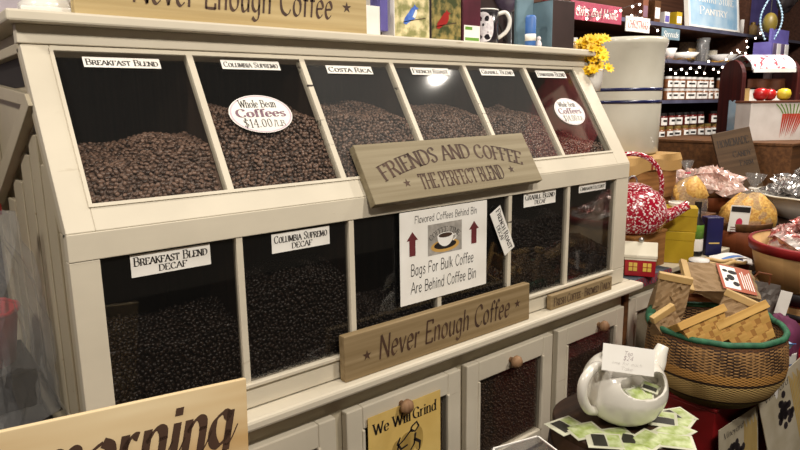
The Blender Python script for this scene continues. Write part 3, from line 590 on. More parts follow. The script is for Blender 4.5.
# yellow notice on the second door
no = thing('notice', 'yellow we will grind notice taped to a cabinet door', 'notice', (.508, -.0295, .555), 0)
obj('sheet', MB().box(0, .216, -.001, 0, 0, .268), M['yellowp'], no)
S_ = sheet(-.0016)
for L in (('We', .014, .222, .046, .026), ('Will', .069, .222, .055, .026), ('Grind', .128, .222, .076, .026)):
    t = MB(); text(t, *L, S_, 'bold', .9); obj('lettering', t, M['ink'], no)
t = MB()
for pts in ([(.125, .205), (.140, .212), (.146, .200), (.135, .190), (.122, .196), (.125, .205)], [(.124, .198), (.100, .180), (.084, .172), (.080, .150), (.098, .140), (.120, .146), (.132, .160), (.136, .186)],
            [(.090, .190), (.082, .176), (.092, .160), (.112, .164)], [(.132, .172), (.150, .158), (.148, .140), (.130, .128)], [(.078, .140), (.128, .130), (.120, .060), (.088, .064), (.078, .140)], [(.086, .118), (.122, .112)], [(.088, .092), (.120, .088)], [(.07, .06), (.15, .05), (.15, .04), (.07, .04), (.07, .06)]):
    stroke(t, pts, (.007, .004), .0042, sheet(-.0016))
obj('drawing', t, M['ink'], no)
t = MB().flat(ell(.083, .160, .018, .026), -.0014).flat(ell(.112, .165, .026, .030), -.00135).flat(ell(.104, .100, .028, .040), -.0014).flat(ell(.146, .168, .014, .03), -.0014); obj('drawing_shade', t, M['straw'], no)

# ------------------------------------------------------------------ soft goods helpers
def crumple(seed, amp, k=9):
    r = random.Random(seed); W = [(r.uniform(-1, 1)*k, r.uniform(-1, 1)*k, r.uniform(0, 6)) for _ in range(7)]
    def f(a, b): return amp*sum(math.sin(a*p+b*q+c)*(1 if i % 2 else abs(math.sin(a*q-b*p))) for i, (p, q, c) in enumerate(W))/3.2
    return f
def pillow(w, h, t, seed=0, amp=.006, nu=16, nv=12, crimp=.06):
    """a crumpled sealed packet, w wide along x, h tall along z, t thick along y"""
    c1, c2 = crumple(seed, amp, 10), crumple(seed+50, amp, 10)
    mb = MB()
    def side(s, c):
        def fn(u, v):
            e = max(0, min(1, min(u, 1-u)/.16))**.6*max(0, min(1, (min(v, 1-v)-crimp)/.2))**.6 if crimp < min(v, 1-v) else 0
            return ((u-.5)*w+c1(v*3, u*2)*.6*e, s*(t/2*e*(1+0)+.0006)+c(u*4, v*4)*e, (v-.5)*h+c2(u*3, v)*.4*e)
        return fn
    mb.grid(side(-1, c1), nu, nv); n = len(mb.v)
    mb.grid(lambda u, v: side(1, c2)(1-u, v), nu, nv)
    return mb
def paper_bag(w, d, h, seed=0, amp=.004, pinch=.75):
    """a kraft bag standing on z = 0, its mouth drawn to a flat fold at the top"""
    c = crumple(seed, amp, 8); mb = MB(); nz = 14; n = 10
    prof = []
    for i in range(nz+1):
        v = i/nz; k = max(0, (v-pinch*.55)/(1-pinch*.55)); k = k*k*(3-2*k)
        prof.append((v*h, d*(1-k)+.004*k, w*(1+.03*k)))
    ring = [(-.5+i/n, -.5) for i in range(n)]+[(.5, -.5+i/4) for i in range(4)]+[(.5-i/n, .5) for i in range(n)]+[(-.5, .5-i/4) for i in range(4)]
    N = len(ring); vs = []
    for z, dd, ww in prof:
        for a, b in ring:
            q = c(a*5+b*3, z/h*5+b*4); vs.append((a*ww+q*.5*(b*2), b*dd+q*(b*2)*(1 if dd > .01 else .2), z+(c(a*6, b)*.5 if 0 < z < h else 0)))
    fs = [(i*N+k, i*N+(k+1) % N, (i+1)*N+(k+1) % N, (i+1)*N+k) for i in range(nz) for k in range(N)]
    fs += [tuple(range(N))[::-1], tuple(nz*N+k for k in range(N))]
    return mb.add(vs, fs)
def lump(rx, ry, rz, seed, amp=.012, flat=.0):
    c = crumple(seed, amp, 5); mb = MB().ball((0, 0, 0), (1, 1, 1), 22, 14); out = []
    for x, y, z in mb.v:
        q = 1+c(x*2+z, y*2-z)/min(rx, rz); zz = z*rz*q
        out.append((x*rx*q, y*ry*q, max(zz, -rz*(1-flat))+rz*(1-flat)))
    mb.v = out; return mb
RZ = -math.radians(39.5)                      # turned to face the aisle the photo is taken from

# ------------------------------------------------------------------ kettle corner on the counter
TZ = .9132
c = thing('wooden_crate', 'low brown wooden crate under the red speckled kettle', 'crate', (1.79, .115, TZ))
obj('frame', MB().box(-.105, .105, -.075, -.065, 0, .12).box(-.105, .105, .065, .075, 0, .12).box(-.105, -.095, -.065, .065, 0, .12).box(.095, .105, -.065, .065, 0, .12), M['crate'], c, bevel=.002)
obj('lid', MB().box(-.108, .108, -.078, .078, .12, .13), M['crate'], c, bevel=.002)
k = thing('kettle', 'red and white speckled enamel kettle with an arched handle', 'kettle', (1.775, .112, TZ+.1302), RZ)
prof = [(0, 0), (.085, 0), (.105, .012), (.119, .045), (.120, .075), (.108, .115), (.085, .140), (.062, .150), (.058, .150), (0, .149)]
obj('body', MB().lathe(prof, seg=48), M['enamelred'], k, smooth=True)
l = obj('lid', MB().lathe([(.064, .148), (.066, .153), (.058, .158), (.03, .168), (0, .171)], seg=36), M['enamelred'], k, smooth=True)
kn = MB().tube([(.016*math.cos(a), 0, .170+.022*math.sin(a)) for a in [PI*i/10 for i in range(11)]], .0035, 8); obj('knob', kn, M['metal'], l, smooth=True)
obj('spout', MB().tube([(.085, -.02, .040), (.125, -.03, .060), (.155, -.04, .080), (.180, -.045, .096)], [.03, .022, .017, .016], 16), M['enamelred'], k, smooth=True)
h = [(-.10, .0, .125)]+[(-.01+.115*math.cos(PI-a), .0, .135+.135*math.sin(a)**.8) for a in [PI*i/20 for i in range(1, 20)]]+[(.103, 0, .12)]
obj('handle', MB().tube(h, .0085, 10), M['enamelred'], k, smooth=True)

ht = thing('house_tin', 'small red and cream tin shaped like a house with yellow windows', 'tin', (1.690, .018, TZ+.0055), math.radians(-60))
obj('body', MB().box(-.048, .048, -.032, .032, 0, .062), M['tinred'], ht, bevel=.002)
obj('roof', MB().prism([(-.036, .062), (.036, .062), (.036, .072), (0, .112), (-.036, .072)], -.052, .052), M['tinroof'], ht, bevel=.002)
obj('trim', MB().prism([(-.0335, .060)]+[(-.0335, .060)], 0, .001) if 0 else MB().box(-.0495, .0495, -.0335, .0335, .055, .063), M['tinroof'], ht)
obj('knob', MB().ball((0, 0, .118), .009), M['metal'], ht, smooth=True)
for x in (-.022, .022):
    w_ = obj('window', MB().box(x-.013, x+.013, -.0335, -.031, .018, .046), M['tinyellow'], ht)
    obj('glazing_bar', MB().box(x-.0012, x+.0012, -.0342, -.0333, .018, .046).box(x-.013, x+.013, -.0342, -.0333, .031, .033), M['tinred'], w_)
cl = thing('table_cloth', 'slate blue cloth with a red checked hem under the house tin', 'cloth', (1.72, .03, TZ))
obj('cloth', MB().grid(lambda u, v: (-.105+.24*u, -.037+.12*v, .0012+.0016*math.sin(u*20+v*9)**2), 24, 12), M['slate'], cl, solid=.001)
obj('hem', MB().grid(lambda u, v: (-.105+.24*u, -.038-.004*math.sin(v*PI/2)-.001*math.sin(u*30)*v, .0022-.030*v), 24, 6), M['gingham'], cl, solid=.001)

# crate with the burlap runner and the crock
c = thing('wooden_crate', 'tall brown wooden crate behind the kettle, under the crock', 'crate', (2.13, .43, TZ))
obj('panel', MB().box(-.23, .19, -.19, .19, 0, .36), M['crate'], c, bevel=.003)
sl = MB()
for z in (.005, .185): sl.box(-.235, .195, -.197, -.189, z, z+.165)
obj('slats', sl, M['crate'], c, bevel=.002)
CZ = TZ+.3602
b = thing('burlap_runner', 'tan burlap runner with a red stripe hanging over the crate edge', 'cloth', (2.13, .43, CZ))
def bur(u, v):
    x = -.24+.45*u; s = v*.50-.25
    if s < -.20: return (x, -.204-.006*math.sin(u*14), .004+(s+.20)*1.25-.008*math.sin(u*9))
    return (x, s, .004+.001*math.sin(u*20))
obj('cloth', MB().grid(bur, 30, 30), M['burlap'], b, solid=.002)
obj('stripe', MB().grid(lambda u, v: tuple(Vector(bur(.47+.02*u, v))+Vector((0, -.0012, .0012))), 2, 30), M['redpaint'], b)
k = thing('crock', 'big pale stoneware crock with two dark blue stripes', 'crock', (2.165, .41, CZ+.0065))
R_ = .158
prof = [(0, 0), (R_*.93, 0), (R_*.97, .01), (R_*.985, .15), (R_*1.0, .30), (R_*1.02, .415), (R_*1.07, .43), (R_*1.08, .445), (R_*1.05, .455), (R_*.98, .45), (R_*.95, .43), (R_*.92, .03), (0, .025)]
obj('body', MB().lathe(prof, seg=64), M['stone'], k, smooth=True)
for z in (.208, .256): obj('stripe', MB().lathe([(R_*.991, z-.0065), (R_*.9985, z-.0065), (R_*1.0, z+.0065), (R_*.993, z+.0065)], seg=64), M['cobalt'], k, smooth=True)

# yellow flowers in a white pot hooked on the cabinet end
f = thing('flower_pot', 'white hanging pot of yellow artificial flowers at the right end of the cabinet', 'flower pot', (1.596, .168, 1.525))
obj('pot', MB().lathe([(0, 0), (.024, 0), (.029, .03), (.034, .065), (.036, .07), (.031, .07), (.028, .06), (0, .055)], seg=28), M['enamelwhite'], f, smooth=True)
obj('hook', MB().box(-.041, -.026, -.012, .012, .05, .056), M['metal'], f)
fr_ = random.Random(3); n = 0
for i in range(46):
    a = fr_.uniform(0, 2*PI); rr = fr_.uniform(.0, .052); cx, cy, cz = rr*math.cos(a)-.010, rr*math.sin(a), .062+fr_.uniform(0, .105)
    fl = MB()
    nrm = Vector((cx*4-.3, cy*4-.5, .35+cz)).normalized(); t1 = nrm.orthogonal().normalized(); t2 = nrm.cross(t1)
    for q in range(9):
        b = 2*PI*q/9; d = t1*math.cos(b)+t2*math.sin(b); e = t1*math.cos(b+1.57)+t2*math.sin(b+1.57); p0 = Vector((cx, cy, cz))
        fl.add([p0, p0+d*.011+e*.006+nrm*.003, p0+d*.021+nrm*.006, p0+d*.011-e*.006+nrm*.003], [(0, 1, 2, 3)])
    fl.ball((cx+nrm.x*.004, cy+nrm.y*.004, cz+nrm.z*.004), .006, 8, 6)
    obj('flower', fl, M['petal'], f, solid=.0008)
st = MB()
for i in range(7): st.tube([(.012*math.cos(i), .012*math.sin(i), .055), (.03*math.cos(i*2.1), .03*math.sin(i*2.1), .12)], .0015, 6)
obj('stems', st, M['leaf'], f)

# yellow boxes, bottle, navy box
def yb(label, z, h, loc, rz):
    y = thing('coffee_box', label, 'box', (loc[0], loc[1], z), rz, 'yellow boxes on the counter')
    obj('carton', MB().box(-.058, .058, -.035, .035, 0, h), M['yellowbox'], y, bevel=.002)
    obj('flap', MB().box(-.059, .059, -.0365, .0355, h-.03, h+.001), M['yellowbox'], y, bevel=.001)
    return y
yb('lower of the two stacked yellow boxes beside the kettle', TZ, .115, (1.965, .035), math.radians(-62))
yb('upper yellow box under the kettle spout, with a pale lid', TZ+.1172, .085, (1.967, .034), math.radians(-58))
l = thing('plastic_lid', 'pale round plastic lid lying on the upper yellow box', 'plastic_lid', (1.965, .036, TZ+.2037))  # plastic lid of the yellow box, built as a separate thing
obj('disc', MB().lathe([(0, 0), (.032, 0), (.034, .008), (.030, .012), (0, .012)], seg=28), M['tinroof'], l, smooth=True); obj('rim', MB().lathe([(.030, .012), (.0345, .012), (.0345, .015), (.030, .015)], seg=28), M['white'], l)
b = thing('bottle', 'dark bottle with a green and white label beside the yellow boxes', 'bottle', (2.105, .03, TZ))
obj('glass_body', MB().lathe([(0, 0), (.024, 0), (.025, .01), (.025, .12), (.012, .15), (.010, .19), (0, .19)], seg=24), M['lid'], b, smooth=True)
obj('label', MB().lathe([(.0255, .02), (.0258, .022), (.0258, .065), (.0255, .067)], seg=24), M['white'], b, smooth=True); obj('label', MB().lathe([(.0255, .067), (.0258, .067), (.0258, .118), (.0255, .12)], seg=24), M['green'], b, smooth=True)
obj('cap', MB().lathe([(0, .206), (.0125, .206), (.0125, .185), (.0105, .185)], seg=20), M['lid'], b)
b = thing('tea_box', 'upright navy blue box next to the green labelled bottle', 'box', (2.165, -.0, TZ), RZ)
obj('carton', MB().box(-.03, .03, -.025, .025, 0, .145), M['navy'], b, bevel=.0015); obj('tab', MB().box(-.02, .02, -.0255, -.025, .045, .05), M['yellowp'], b)

# ------------------------------------------------------------------ red box, woven basket and its bags
rb = thing('red_box', 'dark red painted box holding up the big woven basket', 'box', (1.54, -.25, 0))
obj('case', MB().box(-.180, .20, -.152, .17, 0, .69), M['redpaint'], rb, bevel=.004); obj('lid', MB().box(-.184, .204, -.156, .174, .69, .70), M['redpaint'], rb, bevel=.003)
rb = thing('wooden_crate', 'dark wooden crate under the red tray and the bushel baskets', 'crate', (2.12, -.38, 0))
obj('case', MB().box(-.30, .245, -.27, .29, 0, .69), M['barrel'], rb, bevel=.004); obj('lid', MB().box(-.304, .249, -.274, .294, .69, .70), M['barrel'], rb, bevel=.003)
BX, BY, BZ = 1.464, -.340, .7004
wb = thing('woven_basket', 'large round woven grass basket with a green rim and leather wrapped handle', 'basket', (BX, BY, BZ), RZ); wb.scale = (.93, .93, .93)
H = .205
bands = [(0, '5E5426'), (.16, '3A2A1C'), (.19, 'B99B62'), (.44, '33251B'), (.475, 'A87A40'), (.60, '957046'), (.93, '5A3A22')]
wv = bandmat('grass_weave', bands, H, weave=(64, 26, '33231A', .60, .96))
prof = [(0, .002), (.128, .002), (.160, .03), (.186, .08), (.191, .12), (.187, .17), (.181, H), (.175, H), (.182, .12), (.154, .035), (.12, .008), (0, .008)]
obj('body', MB().lathe(prof, seg=72), wv, wb, smooth=True)
def ringpts(r, z, n=60): return [(r*math.cos(2*PI*i/n), r*math.sin(2*PI*i/n), z+.0012*math.sin(i*1.3)) for i in range(n+1)]
obj('rim', MB().tube(ringpts(.178, H+.004), .0085, 8), M['greenrim'], wb, smooth=True)
hd = [(-.176+.0*i, .03, H) for i in range(1)]+[(.176*math.cos(PI-a), .03+.12*math.sin(a), H+.035*math.sin(a)) for a in [PI*i/22 for i in range(1, 22)]]+[(.176, .03, H)]
ho = obj('handle', MB().tube(hd, .0125, 12), M['leather'], wb, smooth=True)
obj('binding', MB().tube(hd[:5], .0145, 12), M['greenrim'], ho, smooth=True); obj('binding', MB().tube(hd[-3:], .0145, 12), M['greenrim'], ho, smooth=True)
obj('pad', MB().lathe([(0, .140), (.174, .140), (.179, .145), (.174, .150), (0, .152)], seg=40), M['kraft'], wb, smooth=True)
FL = BZ+.1425
Bm = Matrix.Translation((BX, BY, 0)) @ Matrix.Rotation(RZ, 4, 'Z')
def bk(x, y, z): return Bm @ Vector((x, y, z))
def chip(label, x, y, z, rz, tilt, s):
    r = thing('splint_basket', label, 'basket', bk(x, y, z), RZ+rz, 'small splint baskets in the woven basket', tilt[0], tilt[1])
    w0, w1, d0, d1, h = .042*s, .058*s, .036*s, .05*s, .075*s
    mb = MB(); N = 1
    a = [(-w0, -d0, 0), (w0, -d0, 0), (w0, d0, 0), (-w0, d0, 0)]; b = [(-w1, -d1, h), (w1, -d1, h), (w1, d1, h), (-w1, d1, h)]
    ia = [(p[0]*.93, p[1]*.92, .003) for p in a]; ib = [(p[0]*.94, p[1]*.93, h) for p in b]
    mb.add(a+b, [(3, 2, 1, 0), (0, 1, 5, 4), (1, 2, 6, 5), (2, 3, 7, 6), (3, 0, 4, 7)]).add(ia+ib, [(0, 1, 2, 3), (4, 5, 1, 0), (5, 6, 2, 1), (6, 7, 3, 2), (7, 4, 0, 3)])
    obj('body', mb, M['splint'], r)
    # woven splints standing proud on the four sides
    for (p, q, P2, Q2) in ((0, 1, 0, 1), (1, 2, 1, 2), (2, 3, 2, 3), (3, 0, 3, 0)):
        sp = MB()
        for i in range(5):
            for j in range(4):
                if (i+j) % 2: continue
                def T(u, v):
                    lo = Vector(a[p]).lerp(Vector(a[q]), u); hi = Vector(b[p]).lerp(Vector(b[q]), u); return lo.lerp(hi, v)
                n_ = (Vector(a[q])-Vector(a[p])).cross(Vector((0, 0, 1))).normalized()
                u0, u1, v0, v1 = i/5, (i+1)/5, j/4.6, (j+1)/4.6
                m0 = T((u0+u1)/2, (v0+v1)/2)+n_*.0028
                c4 = [T(u0, v0)+n_*.0004, T(u1, v0)+n_*.0004, T(u1, v1)+n_*.0004, T(u0, v1)+n_*.0004]
                sp.add(c4+[m0], [(0, 1, 4), (1, 2, 4), (2, 3, 4), (3, 0, 4)])
        obj('weave', sp, M['splintrim'], r, smooth=True)
    rm = MB()
    for (x0, x1, y0, y1) in ((-w1-.003, w1+.003, -d1-.004, -d1+.003), (-w1-.003, w1+.003, d1-.003, d1+.004), (-w1-.004, -w1+.003, -d1, d1), (w1-.003, w1+.004, -d1, d1)): rm.box(x0, x1, y0, y1, h-.016*s, h+.002)
    obj('rim', rm, M['splintrim'], r, bevel=.001)
    return r
chip('left small splint basket tucked inside the green rimmed woven basket', -.060, -.085, FL+.018, math.radians(8), (math.radians(-30), math.radians(-20)), 1.10)
chip('right small splint basket tucked inside the green rimmed woven basket', .052, -.085, FL+.018, math.radians(4), (math.radians(-30), math.radians(-24)), 1.18)
def kbag(label, pos, rot, w, d, h, seed, lab=False, window=False):
    r = thing('coffee_bag', label, 'paper bag', pos, 0, 'brown paper coffee bags'); r.rotation_euler = rot
    obj('bag', paper_bag(w, d, h, seed), M['kraft'], r)
    obj('tin_tie', MB().box(-w*.54, w*.54, -.008, .008, h-.016, h+.004), M['kraftfold'], r, bevel=.002)
    if lab:
        lb = obj('label', MB().box(-w*.44, w*.44, -d/2-.0045, -d/2-.0035, h*.06, h*.56), M['labelred'], r)
        obj('panel', MB().box(-w*.38, w*.38, -d/2-.0052, -d/2-.0045, h*.29, h*.52), M['white'], lb)
        t = MB()
        for i in range(5): t.box(-w*.34+.001*i, w*.30-.006*(i % 3), -d/2-.0056, -d/2-.0045, h*.085+h*.035*i, h*.098+h*.035*i)
        obj('print', t, M['white'], lb)
        t = MB()
        for i, (x, z, a, b) in enumerate(((-.2, .34, .08, .05), (.0, .40, .1, .06), (.2, .35, .07, .07), (-.1, .47, .06, .03), (.22, .46, .05, .04))): t.add([(p[0], -d/2-.0058, p[1]) for p in ell(w*x, h*z, w*a, h*b, 10)], [tuple(range(10))])
        obj('print', t, M['ink'], lb)
    if window:
        obj('window', MB().box(w*.30, w*.46, -d/2-.003, d/2+.003, h*.05, h*.6), M['foil'], r)
    return r
d2 = math.radians
kbag('large kraft coffee bag with a brick red label lying across the back of the basket', (1.690, -.335, .940), (0, 0, 0), .110, .055, .205, 3, lab=True)
zb = Vector((-.772*.97, .636*.97, .24)).normalized(); nb = Vector((-.636*.55, -.772*.55, .83)); nb = (nb-zb*nb.dot(zb)).normalized(); yb_ = -nb; xb = yb_.cross(zb)
bpy.data.objects['coffee_bag'].rotation_euler = Matrix((xb, yb_, zb)).transposed().to_euler()
kbag('crumpled kraft bag with a folded top at the back left of the woven basket', bk(-.110, .095, FL+.015), (d2(8), d2(10), d2(-50)), .085, .055, .155, 4)
kbag('small crumpled kraft bag at the left front of the woven basket', bk(-.125, .0, FL+.004), (d2(6), d2(-24), d2(-20)), .07, .05, .10, 5)
kbag('kraft bag with a shiny side window between the two splint baskets', bk(.03, .02, FL+.004), (d2(-6), d2(20), d2(-70)), .085, .055, .125, 6, window=True)

# ------------------------------------------------------------------ barrel, teapot, sachets
TB = thing('barrel', 'dark wooden barrel top carrying the white teapot', 'barrel', (.976, -.345, 0))
obj('staves', MB().lathe([(0, 0), (.125, 0), (.150, .25), (.158, .42), (.150, .62), (.140, .775), (.130, .78), (.126, .765), (0, .762)], seg=40), bandmat('barrel_staves', [(0, '3E2A1C'), (.5, '3C281B')], .78, .5, stave=20), TB, smooth=True)
obj('head', MB().lathe([(0, .785), (.138, .785), (.141, .782), (.141, .770), (0, .770)], seg=40), M['barrel'], TB)
for z, r in ((.16, .1425), (.60, .153), (.70, .1475)): obj('hoop', MB().lathe([(r, z), (r+.003, z), (r+.001, z+.03), (r-.003, z+.03)], seg=40), M['darkbrown'], TB, smooth=True)
TX, TY, TT = .985, -.354, .7856
TA = math.radians(-22)
tp = thing('teapot', 'white china teapot with an opening in its side full of tea sachets', 'teapot', (TX, TY, TT+.0075), TA); tp.scale = (1.03, 1.03, 1.03)
prof0 = [(.0, 0), (.048, 0), (.056, .004), (.074, .02), (.0875, .05), (.090, .07), (.085, .098), (.070, .122), (.052, .134), (.045, .139)]
P_ = smooth_pts(prof0[1:], 6); P_ = [Vector((0, 0))]+P_
seg = 120; mb = MB().lathe([(p.x, p.y) for p in P_], seg=seg)
a0, z0_ = math.radians(-89), .108
def cut_opening(o):
    """cut the lens shaped hole in the belly"""
    d = Vector((math.cos(a0), math.sin(a0), 0)); cm = MB().ball((0, 0, 0), 1, 40, 24)
    t = Vector((-d.y, d.x, 0)); up = Vector((0, 0, 1))
    cm.v = [tuple(d*(.085+.05*p[0])+t*(.066*p[1])+up*(z0_+(.020 if p[2] > 0 else .030)*p[2])) for p in cm.v]
    c = bpy.data.objects.new('cutter', cm.mesh('cutter', None)); COL.objects.link(c); c.parent = o.parent
    md = o.modifiers.new('opening', 'BOOLEAN'); md.operation = 'DIFFERENCE'; md.object = c; md.solver = 'EXACT'
    dg = bpy.context.evaluated_depsgraph_get(); dg.update()
    me = bpy.data.meshes.new_from_object(o.evaluated_get(dg)); o.modifiers.clear(); o.data = me
    bpy.data.objects.remove(c)
body = obj('body', mb, M['ceramic'], tp, smooth=True, solid=.004)
cut_opening(body)
obj('rim', MB().tube([(.0455*math.cos(2*PI*i/40), .0455*math.sin(2*PI*i/40), .140) for i in range(41)], .0045, 8), M['ceramic'], tp, smooth=True)
hd = smooth_pts([], 1) if 0 else None
def curve3(pts, k=6):
    q = [pts[0]]+list(pts)+[pts[-1]]; out = []
    for i in range(1, len(q)-2):
        a, b, c, d = (Vector(x) for x in q[i-1:i+3])
        for t in range(k):
            t /= k; out.append(.5*((2*b)+(c-a)*t+(2*a-5*b+4*c-d)*t*t+(3*b-a-3*c+d)*t*t*t))
    return out+[Vector(pts[-1])]
hp = curve3([(-.055, -.01, .124), (-.09, -.02, .135), (-.122, -.03, .115), (-.125, -.03, .08), (-.105, -.022, .045), (-.078, -.01, .030)])
obj('handle', MB().tube(hp, .0105, 14), M['ceramic'], tp, smooth=True)
obj('spout', MB().tube(curve3([(.072, .015, .075), (.098, .02, .095), (.108, .022, .120), (.118, .024, .138)]), [.024-.0115*i/18 for i in range(19)], 16), M['ceramic'], tp, smooth=True)
sr = random.Random(12)
def sachet(label, pos, rz, rx=0, ry=0, dark=True, s=1.0, g='tea sachets under the teapot'):
    r = thing('tea_sachet', label, 'tea sachet', pos, 0, g); r.rotation_euler = (rx, ry, rz)
    obj('wrapper', MB().grid(lambda u, v: ((u-.5)*.075*s, (v-.5)*.062*s, .0016*math.sin(u*PI)*math.sin(v*PI)), 6, 6), M['teawhite'], r, solid=.0012)
    o = -.5 if dark else .0
    if dark: obj('print', MB().grid(lambda u, v: ((-.34+u*.38)*.075*s, (-.38+v*.76)*.062*s, .0004+.0016*math.sin((.16+u*.38)*PI)*math.sin((.12+v*.76)*PI)), 5, 5), M['teablack'], r)
    obj('leaf_print', MB().grid(lambda u, v: ((.08+u*.36)*.075*s if dark else (-.42+u*.84)*.075*s, (-.4+v*.8)*.062*s, .0004+.0016*math.sin(((.58+u*.36) if dark else (.08+u*.84))*PI)*math.sin((.1+v*.8)*PI)), 5, 5), M['teagreen'], r)
    return r
base_xy = Vector((TX, TY)); toc = Vector((-.636, -.772)); rgt = Vector((.772, -.636))
spots = [(-.135, .03, 30, 1, 'sachet with a dark picture at the very left edge of the barrel'), (-.015, .125, 5, 0, 'front most pale sachet hanging over the barrel rim'), (.075, .105, -15, 0, 'pale sachet lying slanted at the front right of the barrel'), (.125, -.01, 15, 1, 'sachet with a dark picture behind the rightmost pale one'), (-.10, .055, 18, 0, 'green printed tea sachet at the far left of the barrel top'), (-.072, .10, -8, 1, 'tea sachet under the teapot handle, jutting over the barrel edge'), (-.040, .075, 12, 0, 'pale green tea sachet left of centre in front of the teapot'), (-.01, .102, -25, 1, 'tea sachet with a black picture, left of centre in front of the teapot'),
         (.022, .098, 40, 0, 'narrow pale tea sachet directly in front of the teapot'), (.052, .086, 25, 1, 'tea sachet with a large black picture in front of the teapot'), (.092, .062, 35, 0, 'green tea sachet at the right front of the barrel top'), (.088, .010, 70, 1, 'tea sachet with a dark picture right beside the teapot belly'), (.115, .022, 50, 0, 'rightmost pale tea sachet pointing at the red box')]
for i, (a, b, ang, dk, lab) in enumerate(spots):
    p = base_xy+rgt*a+toc*b
    sachet(lab, (p.x, p.y, TT+.0016+.0011*(i % 3)), RZ+math.radians(ang), 0, 0, bool(dk))
for i, (a, b, z, ang, rx, dk) in enumerate(((-.012, .040, .078, 10, 15, 1), (.028, .036, .080, -20, 20, 0), (.050, .022, .086, 60, 10, 1), (.012, .05, .083, 30, 30, 0))):
    p = base_xy+rgt*a+toc*b
    sachet('tea sachet stuffed inside the teapot, '+('nearest its left side', 'in the middle behind the opening', 'nearest the spout', 'lying on top of the others')[i], (p.x, p.y, TT+z), RZ+math.radians(ang), math.radians(rx), 0, bool(dk), .62, 'tea sachets inside the teapot')
cdn = thing('price_card', 'white handwritten price card leaning on the teapot', 'card', (.870, -.367, TT+.156), RZ, None, math.radians(-22), math.radians(9))
obj('card', MB().box(0, .112, -.0008, 0, 0, .056), M['white'], cdn)
t = MB()
text(t, 'Tea', .046, .037, .018, .008, sheet(-.0013), 'hand', 1.2); text(t, '$24', .044, .026, .022, .009, sheet(-.0013), 'hand', 1.2); obj('lettering', t, M['pink'], cdn)
t = MB(); text(t, 'one for each', .020, .016, .066, .006, sheet(-.0013), 'hand', .8); text(t, 'Take', .040, .005, .026, .007, sheet(-.0013), 'hand', .8); obj('lettering', t, M['greyp'], cdn)

# acrylic box on a small stand
AX, AY, AZ = .675, -.340, .727
sd = thing('side_table', 'small dark wooden stand holding the clear plastic box', 'table', (AX, AY, 0), RZ)
obj('top', MB().box(-.075, .075, -.075, .075, AZ-.02, AZ), M['barrel'], sd, bevel=.003)
for x in (-.06, .06):
    for y in (-.06, .06): obj('leg', MB().box(x-.012, x+.012, y-.012, y+.012, 0, AZ-.02), M['barrel'], sd, bevel=.002)
ab = thing('plastic_box', 'clear plastic box with small packets at the bottom of the photo', 'box', (AX, AY, AZ+.0004), math.radians(-15))
bw, bd, bh = .057, .050, .085
for q in ((-bw, bw, -bd, -bd+.003), (-bw, bw, bd-.003, bd), (-bw, -bw+.003, -bd+.003, bd-.003), (bw-.003, bw, -bd+.003, bd-.003)): obj('wall', MB().box(q[0], q[1], q[2], q[3], .003, bh), M['clear'], ab)
obj('base', MB().box(-bw, bw, -bd, bd, 0, .003), M['clear'], ab)
e_ = MB()
for q in ((-bw, bw, -bd, -bd+.003), (-bw, bw, bd-.003, bd), (-bw, -bw+.003, -bd, bd), (bw-.003, bw, -bd, bd)): e_.box(q[0], q[1], q[2], q[3], bh-.0015, bh+.0015)
obj('rim', e_, M['white'], ab)
sm = thing('scoop_pad', 'round black scouring pad inside the clear plastic box', 'pad', (AX-.022, AY+.012, AZ+.0040))
obj('pad', lump(.028, .028, .034, 4, .004), mat('black_mesh', '2A2828', '8A8886', .4, (160, 160, 160), lo=.55, hi=.7), sm, smooth=True); obj('knot', MB().ball((0, 0, .069), .006), M['lid'], sm)
sk = thing('small_packet', 'small red and white packet inside the clear plastic box', 'packet', (AX+.030, AY-.005, AZ+.0040), math.radians(-40))
obj('carton', MB().box(-.02, .02, -.014, .014, 0, .062), M['white'], sk, bevel=.001); obj('band', MB().box(-.0205, .0205, -.0145, .0145, .045, .0625), M['redbright'], sk)

# pine board at the lower left
rs = thing('wooden_crate', 'wooden crate below the pine sign, mostly outside the picture', 'crate', (-.16, -.275, 0))
obj('panel', MB().box(-.28, .28, -.11, .11, 0, .80), M['crate'], rs, bevel=.003); obj('lid', MB().box(-.285, .285, -.115, .115, .80, .815), M['crate'], rs, bevel=.002)
board_sign('pine_sign', 'pale pine board with good morning in brown brush script at lower left', 'sign', (-.507, -.268, .8156+.050), .62, .292, .009, M['pine'],
  [('morning', .340, .203, .256, .072, 'brush', 1.25), ('good', .115, .203, .175, .072, 'brush', 1.25)], M['sepia'], rx=math.radians(-7), ry=math.radians(5), bevel=.0015)

